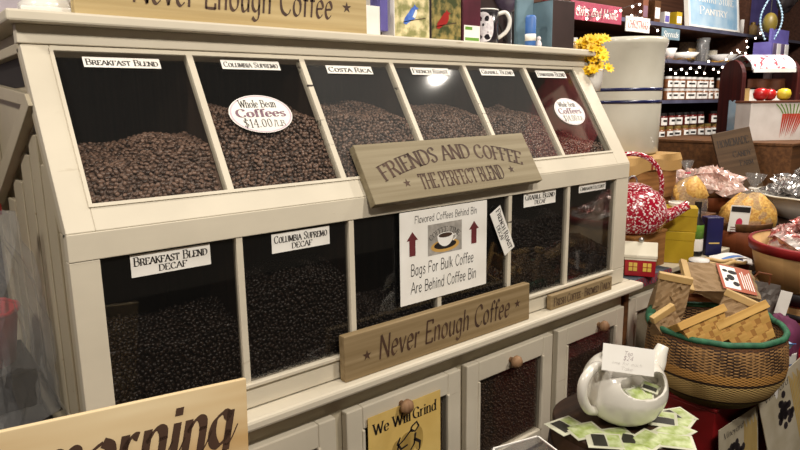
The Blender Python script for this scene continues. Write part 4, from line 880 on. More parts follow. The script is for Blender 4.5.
# ------------------------------------------------------------------ left of the cabinet
ta = thing('side_table', 'dark table with a black skirt in the shadow left of the coffee cabinet', 'table', (-.49, .60, 0))
obj('top', MB().box(-.44, .44, -.42, .38, .903, .918), M['dark'], ta, bevel=.003); obj('skirt', MB().box(-.435, .435, -.415, .375, .0, .902), M['dark'], ta)
bk_ = thing('red_bucket', 'bright red tub with cards in it at the left edge', 'tub', (-.142, .40, .9945)); bk_.scale = (.78, .78, .95)
obj('tub', MB().lathe([(0, 0), (.09, 0), (.108, .11), (.112, .115), (.106, .115), (.086, .006), (0, .006)], seg=36), M['redbright'], bk_, smooth=True)
obj('rim', MB().tube(ringpts(.1095, .114), .005, 8), M['redbright'], bk_, smooth=True)
for i, (x, y, a, b, lab) in enumerate(((.02, -.03, 20, -12, 'white card with a black and white cow print in the red tub'), (-.02, .02, 10, -5, 'second white card behind the cow card in the red tub'), (.045, .035, 35, -10, 'cream card at the back of the red tub'))):
    cdx = thing('gift_card', lab, 'card', (-.142+x*.7, .40+y*.7, 1.0005), math.radians(a), 'cards in the red tub', math.radians(b), 0)
    obj('card', MB().box(-.045, .045, -.001, 0, 0, .155), M['white'] if i < 2 else M['tinroof'], cdx)
    s = MB()
    for q in range(5): s.add([(p[0], -.0015, p[1]) for p in ell(-.03+.015*q, .14+.004*(q % 2), .005, .006, 8)], [tuple(range(8))])
    s.add([(p[0], -.0015, p[1]) for p in ell(0, .115, .008, .006, 8)], [tuple(range(8))])
    obj('print', s, M['ink'], cdx)
tb_ = thing('black_box', 'flat black box under the bright red tub at the left edge', 'box', (-.150, .40, .9183)); obj('carton', MB().box(-.11, .10, -.10, .10, 0, .070), M['blackmat'], tb_, bevel=.002); obj('lid', MB().box(-.113, .103, -.103, .103, .070, .0755), M['dark'], tb_)
# clear gift bags standing on the table beside the cabinet end
for i, (x, y, w_, h_, sd_, lab) in enumerate(((-.092, .26, .09, .40, 3, 'clear cellophane gift bag leaning on the left end of the cabinet'), (-.26, .83, .16, .46, 9, 'clear cellophane bag with dark red tissue at the left edge'))):
    g = thing('cellophane_bag', lab, 'gift bag', (x, y, .9183), math.radians(-55+20*i), 'cellophane bags left of the cabinet')
    obj('film', paper_bag(w_, .10, h_, sd_, .008, .9), M['clear'], g)
    if i: obj('tissue', lump(w_*.36, .035, h_*.28, sd_+2, .012, .2), M['wine'] if i else M['darkbrown'], g, smooth=True)
    obj('ribbon', MB().box(-.012, .012, -.006, .006, h_-.008, h_+.012), M['redpaint'], g)

dcb = thing('storage_cabinet', 'dark brown cabinet standing by the wall behind the skirted table at the left', 'cabinet', (-.62, 1.25, 0))
obj('body', MB().box(-.55, .92, -.18, .20, 0, 1.42), M['wine'], dcb, bevel=.004); obj('door', MB().box(-.50, -.02, -.195, -.18, .1, 1.38), M['barrel'], dcb, bevel=.003); obj('door', MB().box(.0, .88, -.195, -.18, .1, 1.38), M['barrel'], dcb, bevel=.003)

# ------------------------------------------------------------------ things on top of the cabinet
CT = 1.6533
pd = thing('pedestal', 'white fluted pedestal base on the top left of the cabinet', 'pedestal', (.030, .25, CT))
obj('foot', MB().box(-.052, .052, -.052, .052, 0, .014), M['enamelwhite'], pd, bevel=.004)
obj('column', MB().lathe([(.046, .014), (.047, .022), (.038, .03), (.034, .05), (.032, .14), (.044, .16), (0, .16)], seg=36), M['enamelwhite'], pd, smooth=True)
wbx = thing('gift_box', 'white box with a purple side behind the top sign', 'box', (.700, .215, CT), 0)
obj('carton', MB().box(-.005, .055, 0, .05, 0, .075), M['white'], wbx, bevel=.001); obj('side', MB().box(.0552, .078, -.002, .05, .018, .17), M['purple'], wbx, bevel=.001); obj('lid', MB().box(.0, .03, .005, .045, .0755, .16), M['greyp'], wbx, bevel=.001)
def printed_box(name, label, cat, x, y, w, d, h, mtl, art, rz=0, side=None):
    r = thing(name, label, cat, (x, y, CT), rz, 'gift tins on the cabinet top')
    obj('carton', MB().box(0, w, 0, d, 0, h), side or mtl, r, bevel=.0015)
    pa = obj('picture', MB().box(.002, w-.002, -.0008, 0, .002, h-.002), mtl, r)
    art(pa); return r
def bird(pa, cx, cz, s, mtl, chest=None):
    P = sheet(-.0014)
    b = [(-.9, -.5), (-.5, .2), (-.25, .65), (-.1, .75), (.0, 1.05), (.14, .8), (.38, .68), (.2, .5), (.22, .1), (.05, -.45), (-.3, -.7), (-.75, -1.15), (-1.0, -1.05)]
    obj('bird', MB().add([P(cx+p[0]*s*1.6, cz+p[1]*s) for p in b], [tuple(range(len(b)))]), mtl, pa)
    if chest: obj('breast', MB().add([(cx+p[0]*s*1.6, -.0018, cz+p[1]*s) for p in ((.08, .5), (.2, .5), (.21, .1), (.04, -.4), (-.2, -.3), (-.05, .1))], [(0, 1, 2, 3, 4, 5)]), chest, pa)
    t = MB(); stroke(t, [(cx-s*1.6, cz-s*.9), (cx-s*.2, cz-s*.62), (cx+s*1.6, cz-s*.3)], (0, 0), s*.09, P); obj('branch', t, M['sepia'], pa)
def art_jay(pa): bird(pa, .066, .062, .023, M['cobaltbird'], M['white'])
def art_card(pa): bird(pa, .055, .058, .023, M['birdred'])
printed_box('picture_tin', 'tin printed with a blue bird on a pale meadow', 'tin', .787, .200, .118, .05, .17, M['meadow'], art_jay, 0, M['white'])
printed_box('picture_tin', 'tin printed with a red bird on dark moss', 'tin', .910, .200, .110, .07, .17, M['moss'], art_card, 0, M['darkbrown'])
def art_lab(pa):
    l = obj('label', MB().box(.004, .066, -.0016, -.0008, .004, .048), M['white'], pa); obj('print', MB().box(.008, .062, -.002, -.0016, .008, .016).box(.008, .035, -.002, -.0016, .036, .044), M['green'], l)
printed_box('picture_tin', 'dark wine red box with a white and green label', 'box', 1.026, .200, .070, .05, .15, M['wine'], art_lab, 0)
mg = thing('mug', 'black mug with a white dog portrait and white handle', 'mug', (1.150, .238, CT), RZ)
obj('body', MB().lathe([(0, 0), (.038, 0), (.041, .004), (.041, .098), (.0385, .098), (.037, .006), (0, .006)], seg=40), M['mugblack'], mg, smooth=True)
obj('rim', MB().tube([(.0398*math.cos(2*PI*i/40), .0398*math.sin(2*PI*i/40), .098) for i in range(41)], .002, 6), M['white'], mg, smooth=True)
obj('handle', MB().tube(curve3([(.039, 0, .088), (.062, 0, .092), (.074, 0, .070), (.066, 0, .042), (.040, 0, .022)]), .0058, 10), M['enamelwhite'], mg, smooth=True)
dg = MB()
def wrap(a, z, r=.0416): return (r*math.sin(a), -r*math.cos(a), z)
def patch(mb, ca, cz, ra, rz_, r=.0416, n=16): mb.add([wrap(ca, cz, r)]+[wrap(ca+ra*math.cos(2*PI*i/n), cz+rz_*math.sin(2*PI*i/n), r) for i in range(n)], [(0, 1+i, 1+(i+1) % n) for i in range(n)])
dogp = MB(); patch(dogp, -.18, .072, .50, .018); patch(dogp, -.72, .050, .22, .030, .0417); patch(dogp, .36, .050, .22, .030, .0417); patch(dogp, -.18, .046, .36, .020, .0418); patch(dogp, -.18, .022, .6, .014, .0416)
do = obj('dog_picture', dogp, M['fur'], mg)
ey = MB()
for a in (-.32, -.04): patch(ey, a, .068, .05, .0028, .0422, 8)
patch(ey, -.18, .055, .08, .004, .0422, 8); obj('eyes_and_nose', ey, M['ink'], do)
db = thing('gift_box', 'plain dark brown box at the right of the cabinet top', 'box', (1.420, .215, CT), math.radians(-4))
obj('carton', MB().box(-.02, .082, -.03, .05, 0, .145), M['darkbrown'], db, bevel=.0015); obj('side', MB().box(-.0215, -.0202, -.03, .05, .003, .142), M['steelblue'], db)
rt = thing('candle_tin', 'small red tin on the dark brown box', 'tin', (1.455, .235, CT+.1453))
obj('tin', MB().lathe([(0, 0), (.03, 0), (.031, .035), (0, .036)], seg=28), M['redbright'], rt, smooth=True); obj('lid', MB().lathe([(.032, .03), (.0325, .03), (.0325, .04), (0, .041)], seg=28), M['redpaint'], rt)
bc = thing('upright_board', 'blue grey upright board behind the drinks can', 'board', (1.365, .27, CT), math.radians(-8))
obj('panel', MB().box(-.03, .04, 0, .012, 0, .16), M['steelblue'], bc, bevel=.002); obj('face', MB().box(-.026, .036, -.001, 0, .004, .156), M['steelblue'], bc)
cn = thing('drinks_can', 'slim blue and white can between the mug and the brown box', 'can', (1.318, .205, CT))
obj('can', MB().lathe([(0, 0), (.014, 0), (.016, .004), (.016, .088), (.012, .094), (0, .094)], seg=24), M['blue'], cn, smooth=True); obj('band', MB().lathe([(.0162, .02), (.0164, .02), (.0164, .04), (.0162, .04)], seg=24), M['white'], cn, smooth=True)
fg = thing('figurine', 'small white figurine at the foot of the blue can', 'figurine', (1.345, .195, CT))
obj('body', MB().lathe([(0, 0), (.009, 0), (.010, .012), (.005, .022), (0, .024)], seg=16), M['fur'], fg, smooth=True); obj('head', MB().ball((0, 0, .028), .007), M['fur'], fg, smooth=True)
vs_ = thing('serving_tray', 'large dark brown tray standing behind the dog mug', 'tray', (1.30, .33, CT), math.radians(-6), None, math.radians(-6))
obj('panel', MB().box(-.12, .10, 0, .012, 0, .20), M['darkbrown'], vs_, bevel=.003)
obj('arch', MB().tube([(-.02+.06*math.cos(a), -.003, .03+.075*math.sin(a)) for a in [PI*i/16 for i in range(17)]], .004, 8), M['ink'], vs_, smooth=True)
gl = thing('lilac_bowl', 'tilted dark lilac glass bowl above the cans', 'bowl', (1.405, .36, CT+.1602-.0), 0, None)
gl.location = (1.36, .325, CT)
obj('foot', MB().lathe([(0, 0), (.03, 0), (.008, .012), (.008, .12), (0, .12)], seg=24), M['metal'], gl, smooth=True); obj('bowl', MB().lathe([(.006, .118), (.04, .135), (.062, .17), (.07, .21), (.066, .21), (.058, .172), (.036, .14), (0, .125)], seg=32), M['lilac'], gl, smooth=True)

# ------------------------------------------------------------------ display table on the right with baskets of sweets
dt = thing('display_table', 'dark display table on the right carrying baskets and the enamel basin', 'table', (3.1, .25, 0))
obj('top', MB().box(-.72, .62, -.68, .66, .82, .85), M['barrel'], dt, bevel=.003)
obj('riser', MB().box(-.46, .62, -.66, .66, .8502, .98), M['barrel'], dt, bevel=.003)
for x in (-.66, .56):
    for y in (-.62, .6): obj('leg', MB().box(x-.03, x+.03, y-.03, y+.03, 0, .82), M['barrel'], dt)
def bushel(label, x, y, z, r, h, rimm, body, hoops=(), rimh=.028, grp='wooden bushel baskets'):
    b = thing('bushel_basket', label, 'basket', (x, y, z), 0, grp)
    obj('staves', MB().lathe([(0, 0), (r*.84, 0), (r*.985, h), (r*.955, h), (r*.81, .008), (0, .008)], seg=56), body, b, smooth=True)
    obj('rim', MB().lathe([(r*.965, h-rimh), (r*.99, h-rimh), (r*1.01, h), (r*1.0, h+.003), (r*.95, h+.003)], seg=56), rimm, b, smooth=True)
    for q in hoops:
        rr = r*(.84+.145*q/h)+.001; obj('hoop', MB().lathe([(rr, q), (rr+.003, q), (rr+.006, q+.022), (rr+.001, q+.022)], seg=56), M['blackmat'], b, smooth=True)
    return b
st_lt = bandmat('pale_staves', [(0, 'B8915E'), (.5, 'BC9562')], .2, .6, stave=26); st_br = bandmat('red_brown_staves', [(0, '8A4A2A'), (.5, '8E4E2E')], .2, .6, stave=22)
# front right: banded basket in a red tray, red rimmed basket on top
EX, EY = 2.145, -.378
tr = thing('wooden_tray', 'bright red wooden tray under the stacked bushel baskets', 'tray', (EX-.03, EY-.01, .7005), 0)
obj('base', MB().box(-.25, .25, -.225, .225, 0, .02), M['redbright'], tr, bevel=.002)
obj('rail', MB().box(-.25, .25, -.225, -.21, .02, .09), M['redbright'], tr, bevel=.002); obj('rail', MB().box(-.25, .25, .21, .225, .02, .09), M['redbright'], tr, bevel=.002); obj('rail', MB().box(-.25, -.235, -.21, .21, .02, .09), M['redbright'], tr, bevel=.002); obj('rail', MB().box(.235, .25, -.21, .21, .02, .09), M['redbright'], tr, bevel=.002)
bushel('lower bushel basket with two black bands, under the red rimmed one', EX, EY, .7208, .208, .158, M['blackmat'], st_lt, (.070,), .035)
bushel('red rimmed bushel basket of foil wrapped sweets at the right edge', EX, EY, .882, .222, .140, M['redpaint'], st_lt)
pr = random.Random(21)
def packs(n, cx, cy, z, rad, mtl, size, label, cat, grp, name='foil_packet', twist=None, meshes=3, dz=.03, top=.09):
    protos = []
    for i in range(meshes):
        protos.append(pillow(size[0], size[1], size[2], pr.randint(0, 999), size[2]*.22).mesh(name, mtl))
    for i in range(n):
        a = i*2.4; rr = rad*math.sqrt((i+.3)/n)*.86
        x, y = cx+rr*math.cos(a), cy+rr*math.sin(a); zz = z+dz+(1-rr/rad)*top+pr.uniform(0, .012)
        o = bpy.data.objects.new(name, protos[i % meshes]); COL.objects.link(o); o.location = (x, y, zz)
        o.rotation_euler = (math.radians(pr.uniform(55, 100)), pr.uniform(-.4, .4), pr.uniform(0, 6.28))
        v = (Vector((x, y))-Vector((cx, cy))); lx = v.dot(Vector((.772, -.636))); ly = v.dot(Vector((.636, .772)))
        wx = 'left' if lx < -rad*.25 else 'right' if lx > rad*.25 else 'middle'; wy = 'back' if ly > rad*.25 else 'front' if ly < -rad*.25 else 'centre'
        tag(o, label.format(ORD[i], wx, wy), cat, grp)
packs(14, EX, EY, 1.000, .185, M['foilred'], (.105, .085, .035), 'red foil sweet in the red rimmed basket, {0} from its middle, {1} {2}', 'sweet packet', 'sweet packets in the red rimmed basket', dz=.0, top=.10)
fill = thing('sweet_heap', 'heap of red wrapped sweets filling the red rimmed bushel basket', 'sweets', (EX, EY, .897)); fill['kind'] = 'stuff'
obj('sweets', lump(.170, .170, .085, 5, .012, .1), M['foilred'], fill, smooth=True)
# enamel basin with silver packs
NX, NY = 2.885, -.135
bs = thing('enamel_basin', 'white enamel basin of silver foil packets on the right', 'basin', (NX, NY, .9803))
obj('bowl', MB().lathe([(0, 0), (.15, 0), (.17, .008), (.215, .06), (.235, .098), (.255, .104), (.256, .108), (.235, .107), (.212, .066), (.165, .014), (0, .012)], seg=64), M['enamelwhite'], bs, smooth=True)
obj('rim', MB().tube(ringpts(.256, .106, 64), .004, 6), M['tinroof'], bs, smooth=True)
packs(16, NX, NY, 1.05, .20, M['foil'], (.15, .11, .045), 'silver foil packet in the white basin, {0} from its middle, {1} {2}', 'foil packet', 'foil packets in the basin', dz=.02, top=.12)
fl_ = thing('foil_heap', 'heap of silver packets filling the bottom of the white basin', 'packets', (NX, NY, .9935)); fl_['kind'] = 'stuff'
obj('packets', lump(.19, .19, .06, 8, .012, .1), M['foil'], fl_, smooth=True)
# pasta bags
def clear_bag(label, pos, w, d, h, content, seed, rz=RZ, lean=0, tagm=None, grp='clear bags of dry goods'):
    r = thing('clear_bag', label, 'bag', pos, 0, grp); r.rotation_euler = (0, lean, rz)
    obj('contents', lump(w/2, d/2, h*.36, seed, .012, .08), content, r, smooth=True)
    tw = MB(); c = crumple(seed+4, .006, 7); n = 28
    def film(u, v):
        a = 2*PI*u; k = [1.03, 1.06, 1.0, .82, .45, .16, .10, .30, .38]; z = [.0, .12, .34, .52, .66, .76, .80, .92, 1.0]
        q = min(v*8, 7.999); i = int(q); t = q-i; s = k[i]*(1-t)+k[i+1]*t; zz = (z[i]*(1-t)+z[i+1]*t)*h
        s *= 1+c(math.cos(a)*3, math.sin(a)*3+v*5)*5
        return (w/2*s*math.cos(a), d/2*s*math.sin(a), zz+.001)
    obj('film', tw.grid(film, n, 24), M['clear'], r, smooth=True)
    obj('tie', MB().lathe([(w*.07, h*.76), (w*.085, h*.765), (w*.085, h*.785), (w*.07, h*.79)], seg=14), M['pinklabel'] if tagm is None else M['white'], r)
    if tagm:
        lb = obj('label', MB().grid(lambda u, v: (-w*.58+u*w*.36, -d/2*1.12-.006+.004*(u-.5)**2, h*.14+v*h*.40), 6, 4), M['white'], r, solid=.0008)
        obj('emblem', MB().grid(lambda u, v: (-w*.57+u*w*.34, -d/2*1.12-.0072+.004*(u-.5)**2, h*.44+v*h*.08), 6, 2), M['ink'], lb)
        obj('emblem', MB().add([(-w*.40+p[0], -d/2*1.12-.0074, h*.28+p[1]) for p in ell(0, 0, w*.06, h*.07, 14)], [tuple(range(14))]), M['pinklabel'], lb)
        t = MB()
        for i in range(3): t.box(-w*.54, -w*.26, -d/2*1.12-.0076, -d/2*1.12-.007, h*(.13+.035*i), h*(.142+.035*i))
        obj('print', t, M['maroon'], lb)
    return r
AXX, AYY = 2.506, .036
bushel('small brown bushel basket under the big bag of golden pasta', AXX, AYY, .8503, .118, .145, M['brown'], st_br)
clear_bag('big clear bag of golden pasta with a white label standing in the small bushel basket', (AXX+.02, AYY-.015, .9205), .225, .16, .27, M['pasta'], 31, lean=math.radians(5), tagm=1)
c = thing('wooden_crate', 'small dark crate behind the green labelled bottle', 'crate', (2.24, .135, TZ)); obj('box', MB().box(-.08, .08, -.075, .075, 0, .125), M['brown'], c, bevel=.002); obj('lid', MB().box(-.083, .083, -.078, .078, .125, .133), M['brown'], c, bevel=.002)
clear_bag('clear bag of golden pasta with a twisted top behind the navy box', (2.245, .13, TZ+.1335), .135, .115, .21, M['pasta'], 33, lean=math.radians(-6))
CX2, CY2 = 2.80, .315
bushel('brown bushel basket of pale sweets in front of the leaning dark sign', CX2, CY2, .9803, .145, .10, M['brown'], st_br)
packs(9, CX2, CY2, 1.075, .15, M['candy'], (.16, .13, .06), 'pale pink packet in the brown bushel, {0} from its middle, {1} {2}', 'sweet packet', 'pale packets of sweets', 'sweet_packet', dz=.0, top=.07)
fill = thing('sweet_heap', 'heap of pale sweets filling the brown bushel under the dark sign', 'sweets', (CX2, CY2, .9905)); fill['kind'] = 'stuff'
obj('sweets', lump(.11, .11, .05, 15, .01, .1), M['candy'], fill, smooth=True)
for i, (dx, dy, lab) in enumerate(((-.12, .05, 'clear twisted bag of pale pink sweets at the left of the brown bushel'),)):
    p = Vector((CX2, CY2))+rgt*dx+toc*(-dy)
    clear_bag(lab, (p.x, p.y, 1.03), .13, .10, .20, M['candy'], 41+i, lean=math.radians(-12), grp='bags of pale sweets')
p = Vector((CX2, CY2))+rgt*.03+toc*.142
pt = thing('shelf_tag', 'bright pink tag at the front of the brown bushel basket', 'tag', (p.x, p.y, 1.055), RZ, None, math.radians(-18)); obj('card', MB().box(-.045, .045, -.001, 0, 0, .035), M['pinklabel'], pt); obj('border', MB().box(-.04, .04, -.0014, -.001, .005, .008), M['redpaint'], pt)
sp_ = at(746, 214, 3.08)
board_sign('slate_sign', 'dark brown homemade sign leaning behind the bags of sweets', 'sign', (sp_.x-.075, sp_.y+.06, .9805), .185, .36, .014, M['signbrown'], [('HOMEMADE', .016, .285, .150, .034, 'bold', .8), ('Candy', .075, .225, .09, .030, 'serif', .9), ('Farm', .10, .18, .065, .026, 'serif', .9)], M['ink'], rx=math.radians(-14), rz=RZ, ry=math.radians(-11))
# crate, picture box, fruit
c = thing('wooden_crate', 'brown wooden crate under the white box with painted carrots', 'crate', (3.46, .42, .9803)); obj('box', MB().box(-.33, .24, -.34, .42, 0, .285), M['brown'], c, bevel=.003); obj('lid', MB().box(-.335, .245, -.345, .425, .285, .30), M['brown'], c, bevel=.003)
KZ = .9803+.3004
cb = thing('carrot_box', 'white box painted with red carrots on the brown crate', 'box', (3.335, .225, KZ), RZ+math.radians(4))
CW, CH = .31, .19
obj('carton', MB().box(-CW/2, CW/2, 0, .13, 0, CH), M['apron'], cb, bevel=.002); obj('lid', MB().box(-CW/2-.004, CW/2+.004, -.004, .134, CH-.0, CH+.012), M['rust'], cb, bevel=.002)
art = MB(); lv = MB()
for i in range(9):
    x = .018+.014*i; sl_ = (i-4)*.004
    art.add([(x-.006-sl_*.2, -.0012-.0001*i, .135), (x+.007-sl_*.2, -.0012-.0001*i, .135), (x+.002-sl_*1.2-.028, -.0012-.0001*i, .012+.008*(i % 3))], [(0, 1, 2)])
    stroke(lv, smooth_pts([(x, .135), (x+sl_, .16), (x+sl_*2.5, .185)], 4), (0, 0), .006, sheet(-.0022))
obj('carrots', art, M['carrot'], cb); obj('tops', lv, M['leaf'], cb)
for i, (px, lab, mm, r_) in enumerate(((752, 'red apple on the left of the carrot box', 'apple', .036), (764, 'red apple in the middle of the carrot box', 'apple', .033), (777, 'yellow fruit on the right of the carrot box', 'lemon', .034))):
    t_ = (px-770)/631*3.15*1.0; o = cb.matrix_basis @ Vector((t_+.01, .045+.02*(i % 2), CH+.0125))
    a = thing('apple' if i < 2 else 'lemon', lab, 'fruit', o, 0, 'fruit on the carrot box')
    obj('flesh', MB().lathe([(0, .006), (r_*.4, 0), (r_*.85, r_*.35), (r_, r_*.95), (r_*.8, r_*1.55), (r_*.35, r_*1.75), (0, r_*1.6)], seg=28), M[mm], a, smooth=True); obj('stem', MB().tube([(0, 0, r_*1.6), (.003, 0, r_*2.0)], .0016, 6), M['brown'], a)
# towel rack
rk = thing('towel_rack', 'dark red wooden rack with a rolled printed towel at the top', 'rack', (3.42, .62, KZ), RZ+math.radians(8))
def side(x): 
    pts = [(-.10, 0), (.10, 0), (.10, .33)]+[(.10*math.cos(a), .33+.10*math.sin(a)) for a in [PI*i/12 for i in range(1, 12)]]+[(-.10, .33)]
    return MB().prism(pts, x-.012, x+.012)
rk.location = Vector((at(756, 120, 3.68).x, at(756, 120, 3.68).y, KZ))
obj('side_panel', side(-.17), M['maroonwood'], rk, bevel=.002); obj('side_panel', side(.17), M['maroonwood'], rk, bevel=.002)
obj('back_panel', MB().box(-.158, .158, .06, .075, 0, .32), M['maroonwood'], rk); obj('slat', MB().box(-.150, -.112, -.075, -.06, .03, .27), M['kraftfold'], rk)
obj('dowel', MB().tube([(-.16, 0, .38), (.16, 0, .38)], .012, 12), M['brown'], rk)
tw = thing('towel', 'white printed towel rolled over the dark red rack', 'towel', rk.location, rk.rotation_euler.z)
obj('cloth', MB().grid(lambda u, v: (-.135+.27*u, -.115*math.cos(v*PI*.9+.1)-.0+.003*math.sin(u*14), .360+.095*math.sin(v*PI*.9+.1)+.003*math.sin(v*17)), 24, 18), M['towel'], tw, smooth=True, solid=.008); obj('fringe', MB().box(-.13, .13, -.118, -.110, .355, .375), M['linen'], tw)
ap = thing('apron', 'white apron with a rust red band hanging in the dark red rack', 'apron', rk.location, rk.rotation_euler.z)
obj('cloth', MB().grid(lambda u, v: (-.12+.24*u, -.06-.006*math.sin(u*17), .02+.245*v), 24, 8), M['white'], ap, smooth=True, solid=.003); obj('band', MB().grid(lambda u, v: (-.121+.242*u, -.061-.006*math.sin(u*17), 0.262+.06*v+.012*math.sin(u*7)*(1-v)), 24, 4), M['rust'], ap, smooth=True, solid=.003)
gl_ = thing('cloth_strip', 'pale blue printed cloth hanging on the side of the dark red rack', 'cloth', rk.location, rk.rotation_euler.z)
obj('cloth', MB().grid(lambda u, v: (-.186, -.07+.06*u, .03+.17*v+.006*math.sin(u*9)), 6, 8), M['skyb'], gl_, solid=.003); obj('hem', MB().box(-.190, -.184, -.072, -.008, .025, .035), M['blue'], gl_)
# foliage
fo = thing('potted_plant', 'yellow green leafy plant at the right edge behind the carrot box', 'plant', (3.69, .10, KZ))
obj('pot', MB().lathe([(0, 0), (.05, 0), (.065, .10), (.06, .10), (0, .09)], seg=24), M['rust'], fo, smooth=True)
pr2 = random.Random(5); lf = MB()
for i in range(110):
    a, e, R1 = pr2.uniform(0, 6.28), pr2.uniform(-.3, 1.4), pr2.uniform(.05, .15); c0 = Vector((R1*math.cos(a)*math.cos(e), R1*math.sin(a)*math.cos(e), .16+R1*math.sin(e)))
    d = Vector((math.cos(a), math.sin(a), pr2.uniform(-.4, .7))).normalized(); s_ = d.cross(Vector((0, 0, 1))).normalized()*.012
    lf.add([c0, c0+d*.022+s_, c0+d*.05, c0+d*.022-s_], [(0, 1, 2, 3)])
obj('foliage', lf, M['palegreen'], fo, solid=.0008); sm_ = MB()
for i in range(6): sm_.tube([(0, 0, .08), (.06*math.cos(i), .06*math.sin(i), .22)], .003, 6)
obj('stems', sm_, M['leaf'], fo)
# dark red bookcase end at the right edge
bq = thing('bookcase', 'dark red wooden bookcase end at the upper right edge', 'bookcase', (4.72, .46, 0))
obj('side', MB().box(-.34, -.31, -.16, .04, 0, 2.02), M['maroonwood'], bq, bevel=.002); obj('side', MB().box(.31, .34, -.16, .04, 0, 2.02), M['maroonwood'], bq, bevel=.002)
obj('header', MB().box(-.31, .31, -.165, .04, 1.80, 2.02), M['maroonwood'], bq, bevel=.002)
for z in (.5, 1.0, 1.40): obj('shelf', MB().box(-.31, .31, -.15, .04, z, z+.025), M['maroonwood'], bq)
obj('back', MB().box(-.31, .31, .04, .05, 0, 1.80), M['maroonwood'], bq)
wk = thing('wicker_hamper', 'grey brown wicker hamper inside the dark red bookcase', 'hamper', (4.70, .44, 1.4253)); obj('body', MB().box(-.22, .22, -.10, .045, 0, .25), M['wickerdark'], wk, bevel=.006); obj('lid', MB().box(-.225, .225, -.105, .048, .25, .28), M['wickerdark'], wk, bevel=.006)

# ------------------------------------------------------------------ loose things between the woven basket and the baskets
gb = thing('gift_bag', 'slouching grey gift bag with a white tag behind the woven basket', 'gift bag', at(745, 283, 2.0), RZ, None, 0, math.radians(12)); gb.location.z = .7004
obj('bag', paper_bag(.13, .07, .23, 14, .008, .9), M['greybag'], gb); tg = obj('tag', MB().box(.052, .085, -.04, -.038, .15, .225), M['white'], gb); tg.rotation_euler = (0, 0, -.3)
obj('handle', MB().tube([(-.03, 0, .225), (-.02, -.01, .26), (.02, -.01, .26), (.03, 0, .225)], .003, 6), M['leather'], gb)
pm = thing('plum_cloth', 'folded plum coloured cloth beside the grey gift bag', 'cloth', at(782, 300, 1.86), RZ+.4); pm.location.z = .7004
obj('cloth', lump(.07, .05, .085, 6, .012, .1), M['plum'], pm, smooth=True); obj('fold', lump(.06, .04, .07, 9, .012, .1), M['plum'], pm, smooth=True)
bp_ = thing('blue_packet', 'shiny pale blue packet between the woven basket and the plum cloth', 'packet', at(775, 306, 1.78), RZ, None, math.radians(60)); bp_.location.z = .80
obj('packet', pillow(.10, .07, .03, 8, .005), M['skyb'], bp_); obj('seal', MB().box(-.05, .05, -.001, .001, .033, .038), M['blue'], bp_)
bstk = thing('wooden_crate', 'crate under the magazines and cord behind the woven basket', 'crate', (1.98, -.085, .7004), 0); obj('box', MB().box(-.17, .22, -.045, .02, 0, .205), M['brown'], bstk); obj('lid', MB().box(-.175, .225, -.05, .025, .205, .212), M['brown'], bstk)
MZ = .7004+.2125
for i, (px, py, a, m1, lab) in enumerate(((742, 249, -25, 'white', 'white and blue folded magazine behind the kraft bags'), (722, 252, 20, 'linen', 'pale folded leaflet with blue print left of the magazine'))):
    q = onZ(px, py+4, MZ+.01*i); r = thing('magazine', lab, 'magazine', (min(q.x, 2.12), -.095, MZ+.0006+.006*i), RZ+math.radians(a), 'magazines behind the kraft bags', math.radians(6))
    obj('pages', MB().grid(lambda u, v: (-.07+.14*u, -.03+.06*v, .012*math.sin(u*PI)+.001), 14, 4), M[m1], r, solid=.004); obj('print', MB().grid(lambda u, v: (-.05+.09*u, -.022+.018*v, .0125*math.sin((.14+u*.64)*PI)+.0016), 10, 2), M['navy'] if i == 0 else M['blue'], r)
rp = thing('rope_loop', 'loop of pale jute rope lying behind the kraft bags', 'rope', (1.97, -.10, MZ+.02), RZ)
obj('loop', MB().tube([(.075*math.cos(2*PI*i/30), .03*math.sin(2*PI*i/30), .004*math.sin(i)) for i in range(31)], .007, 8), M['kraftfold'], rp, smooth=True); obj('tail', MB().tube(curve3([(.07, 0, .0), (.10, -.01, -.002), (.12, .01, -.004)]), .006, 8), M['kraftfold'], rp, smooth=True)
cpk = thing('cup_tin', 'small white tin with blue stripes behind the large kraft bag', 'tin', (1.86, -.10, MZ), 0); obj('tin', MB().lathe([(0, 0), (.03, 0), (.032, .05), (0, .052)], seg=28), M['linen'], cpk, smooth=True)
for z in (.012, .026, .040): obj('stripe', MB().lathe([(.0312+z*.03, z), (.0316+z*.03, z), (.0316+z*.03, z+.005), (.0312+z*.03, z+.005)], seg=28), M['navy'], cpk)
# leaflets and cloth at the lower right
def leaflet(label, pos, rz, rx, ry, w_, h_, seed):
    r = thing('grape_print', label, 'print', pos, rz, 'grape prints leaning on the red box', rx, ry)
    obj('sheet', MB().box(0, w_, -.002, 0, 0, h_), M['parchment'], r)
    q = random.Random(seed); g = MB(); s_ = MB()
    for i in range(26):
        cx, cz = w_*.42+q.gauss(0, .022), h_*.62+q.gauss(0, .022); g.add([(p[0], -.0026, p[1]) for p in ell(cx, cz, .011, .011, 10)], [tuple(range(10))])
    for i in range(12): x = w_*(.62+.03*i); s_.add([(x, -.0024, .02), (x+.006, -.0024, .02), (x+.004, -.0024, h_-.02-.01*(i % 3)), (x-.001, -.0024, h_-.02-.01*(i % 3))], [(0, 1, 2, 3)])
    t = MB(); text(t, 'Vineyard', w_*.1, h_*.86, w_*.5, h_*.07, sheet(-.0026), 'script', 1.0)
    obj('grapes', g, M['grape'], r); obj('stalks', s_, M['straw'], r); obj('lettering', t, M['grape'], r)
p = at(716, 470, 1.42)
leaflet('upright print of dark grapes leaning on the front of the red box', (1.315, -.452, .425), 0, math.radians(-6), math.radians(2), .24, .24, 3)
leaflet('second grape print with straw stripes standing at the far right corner', (1.60, -.478, .42), math.radians(-6), math.radians(-8), math.radians(-14), .26, .28, 4)
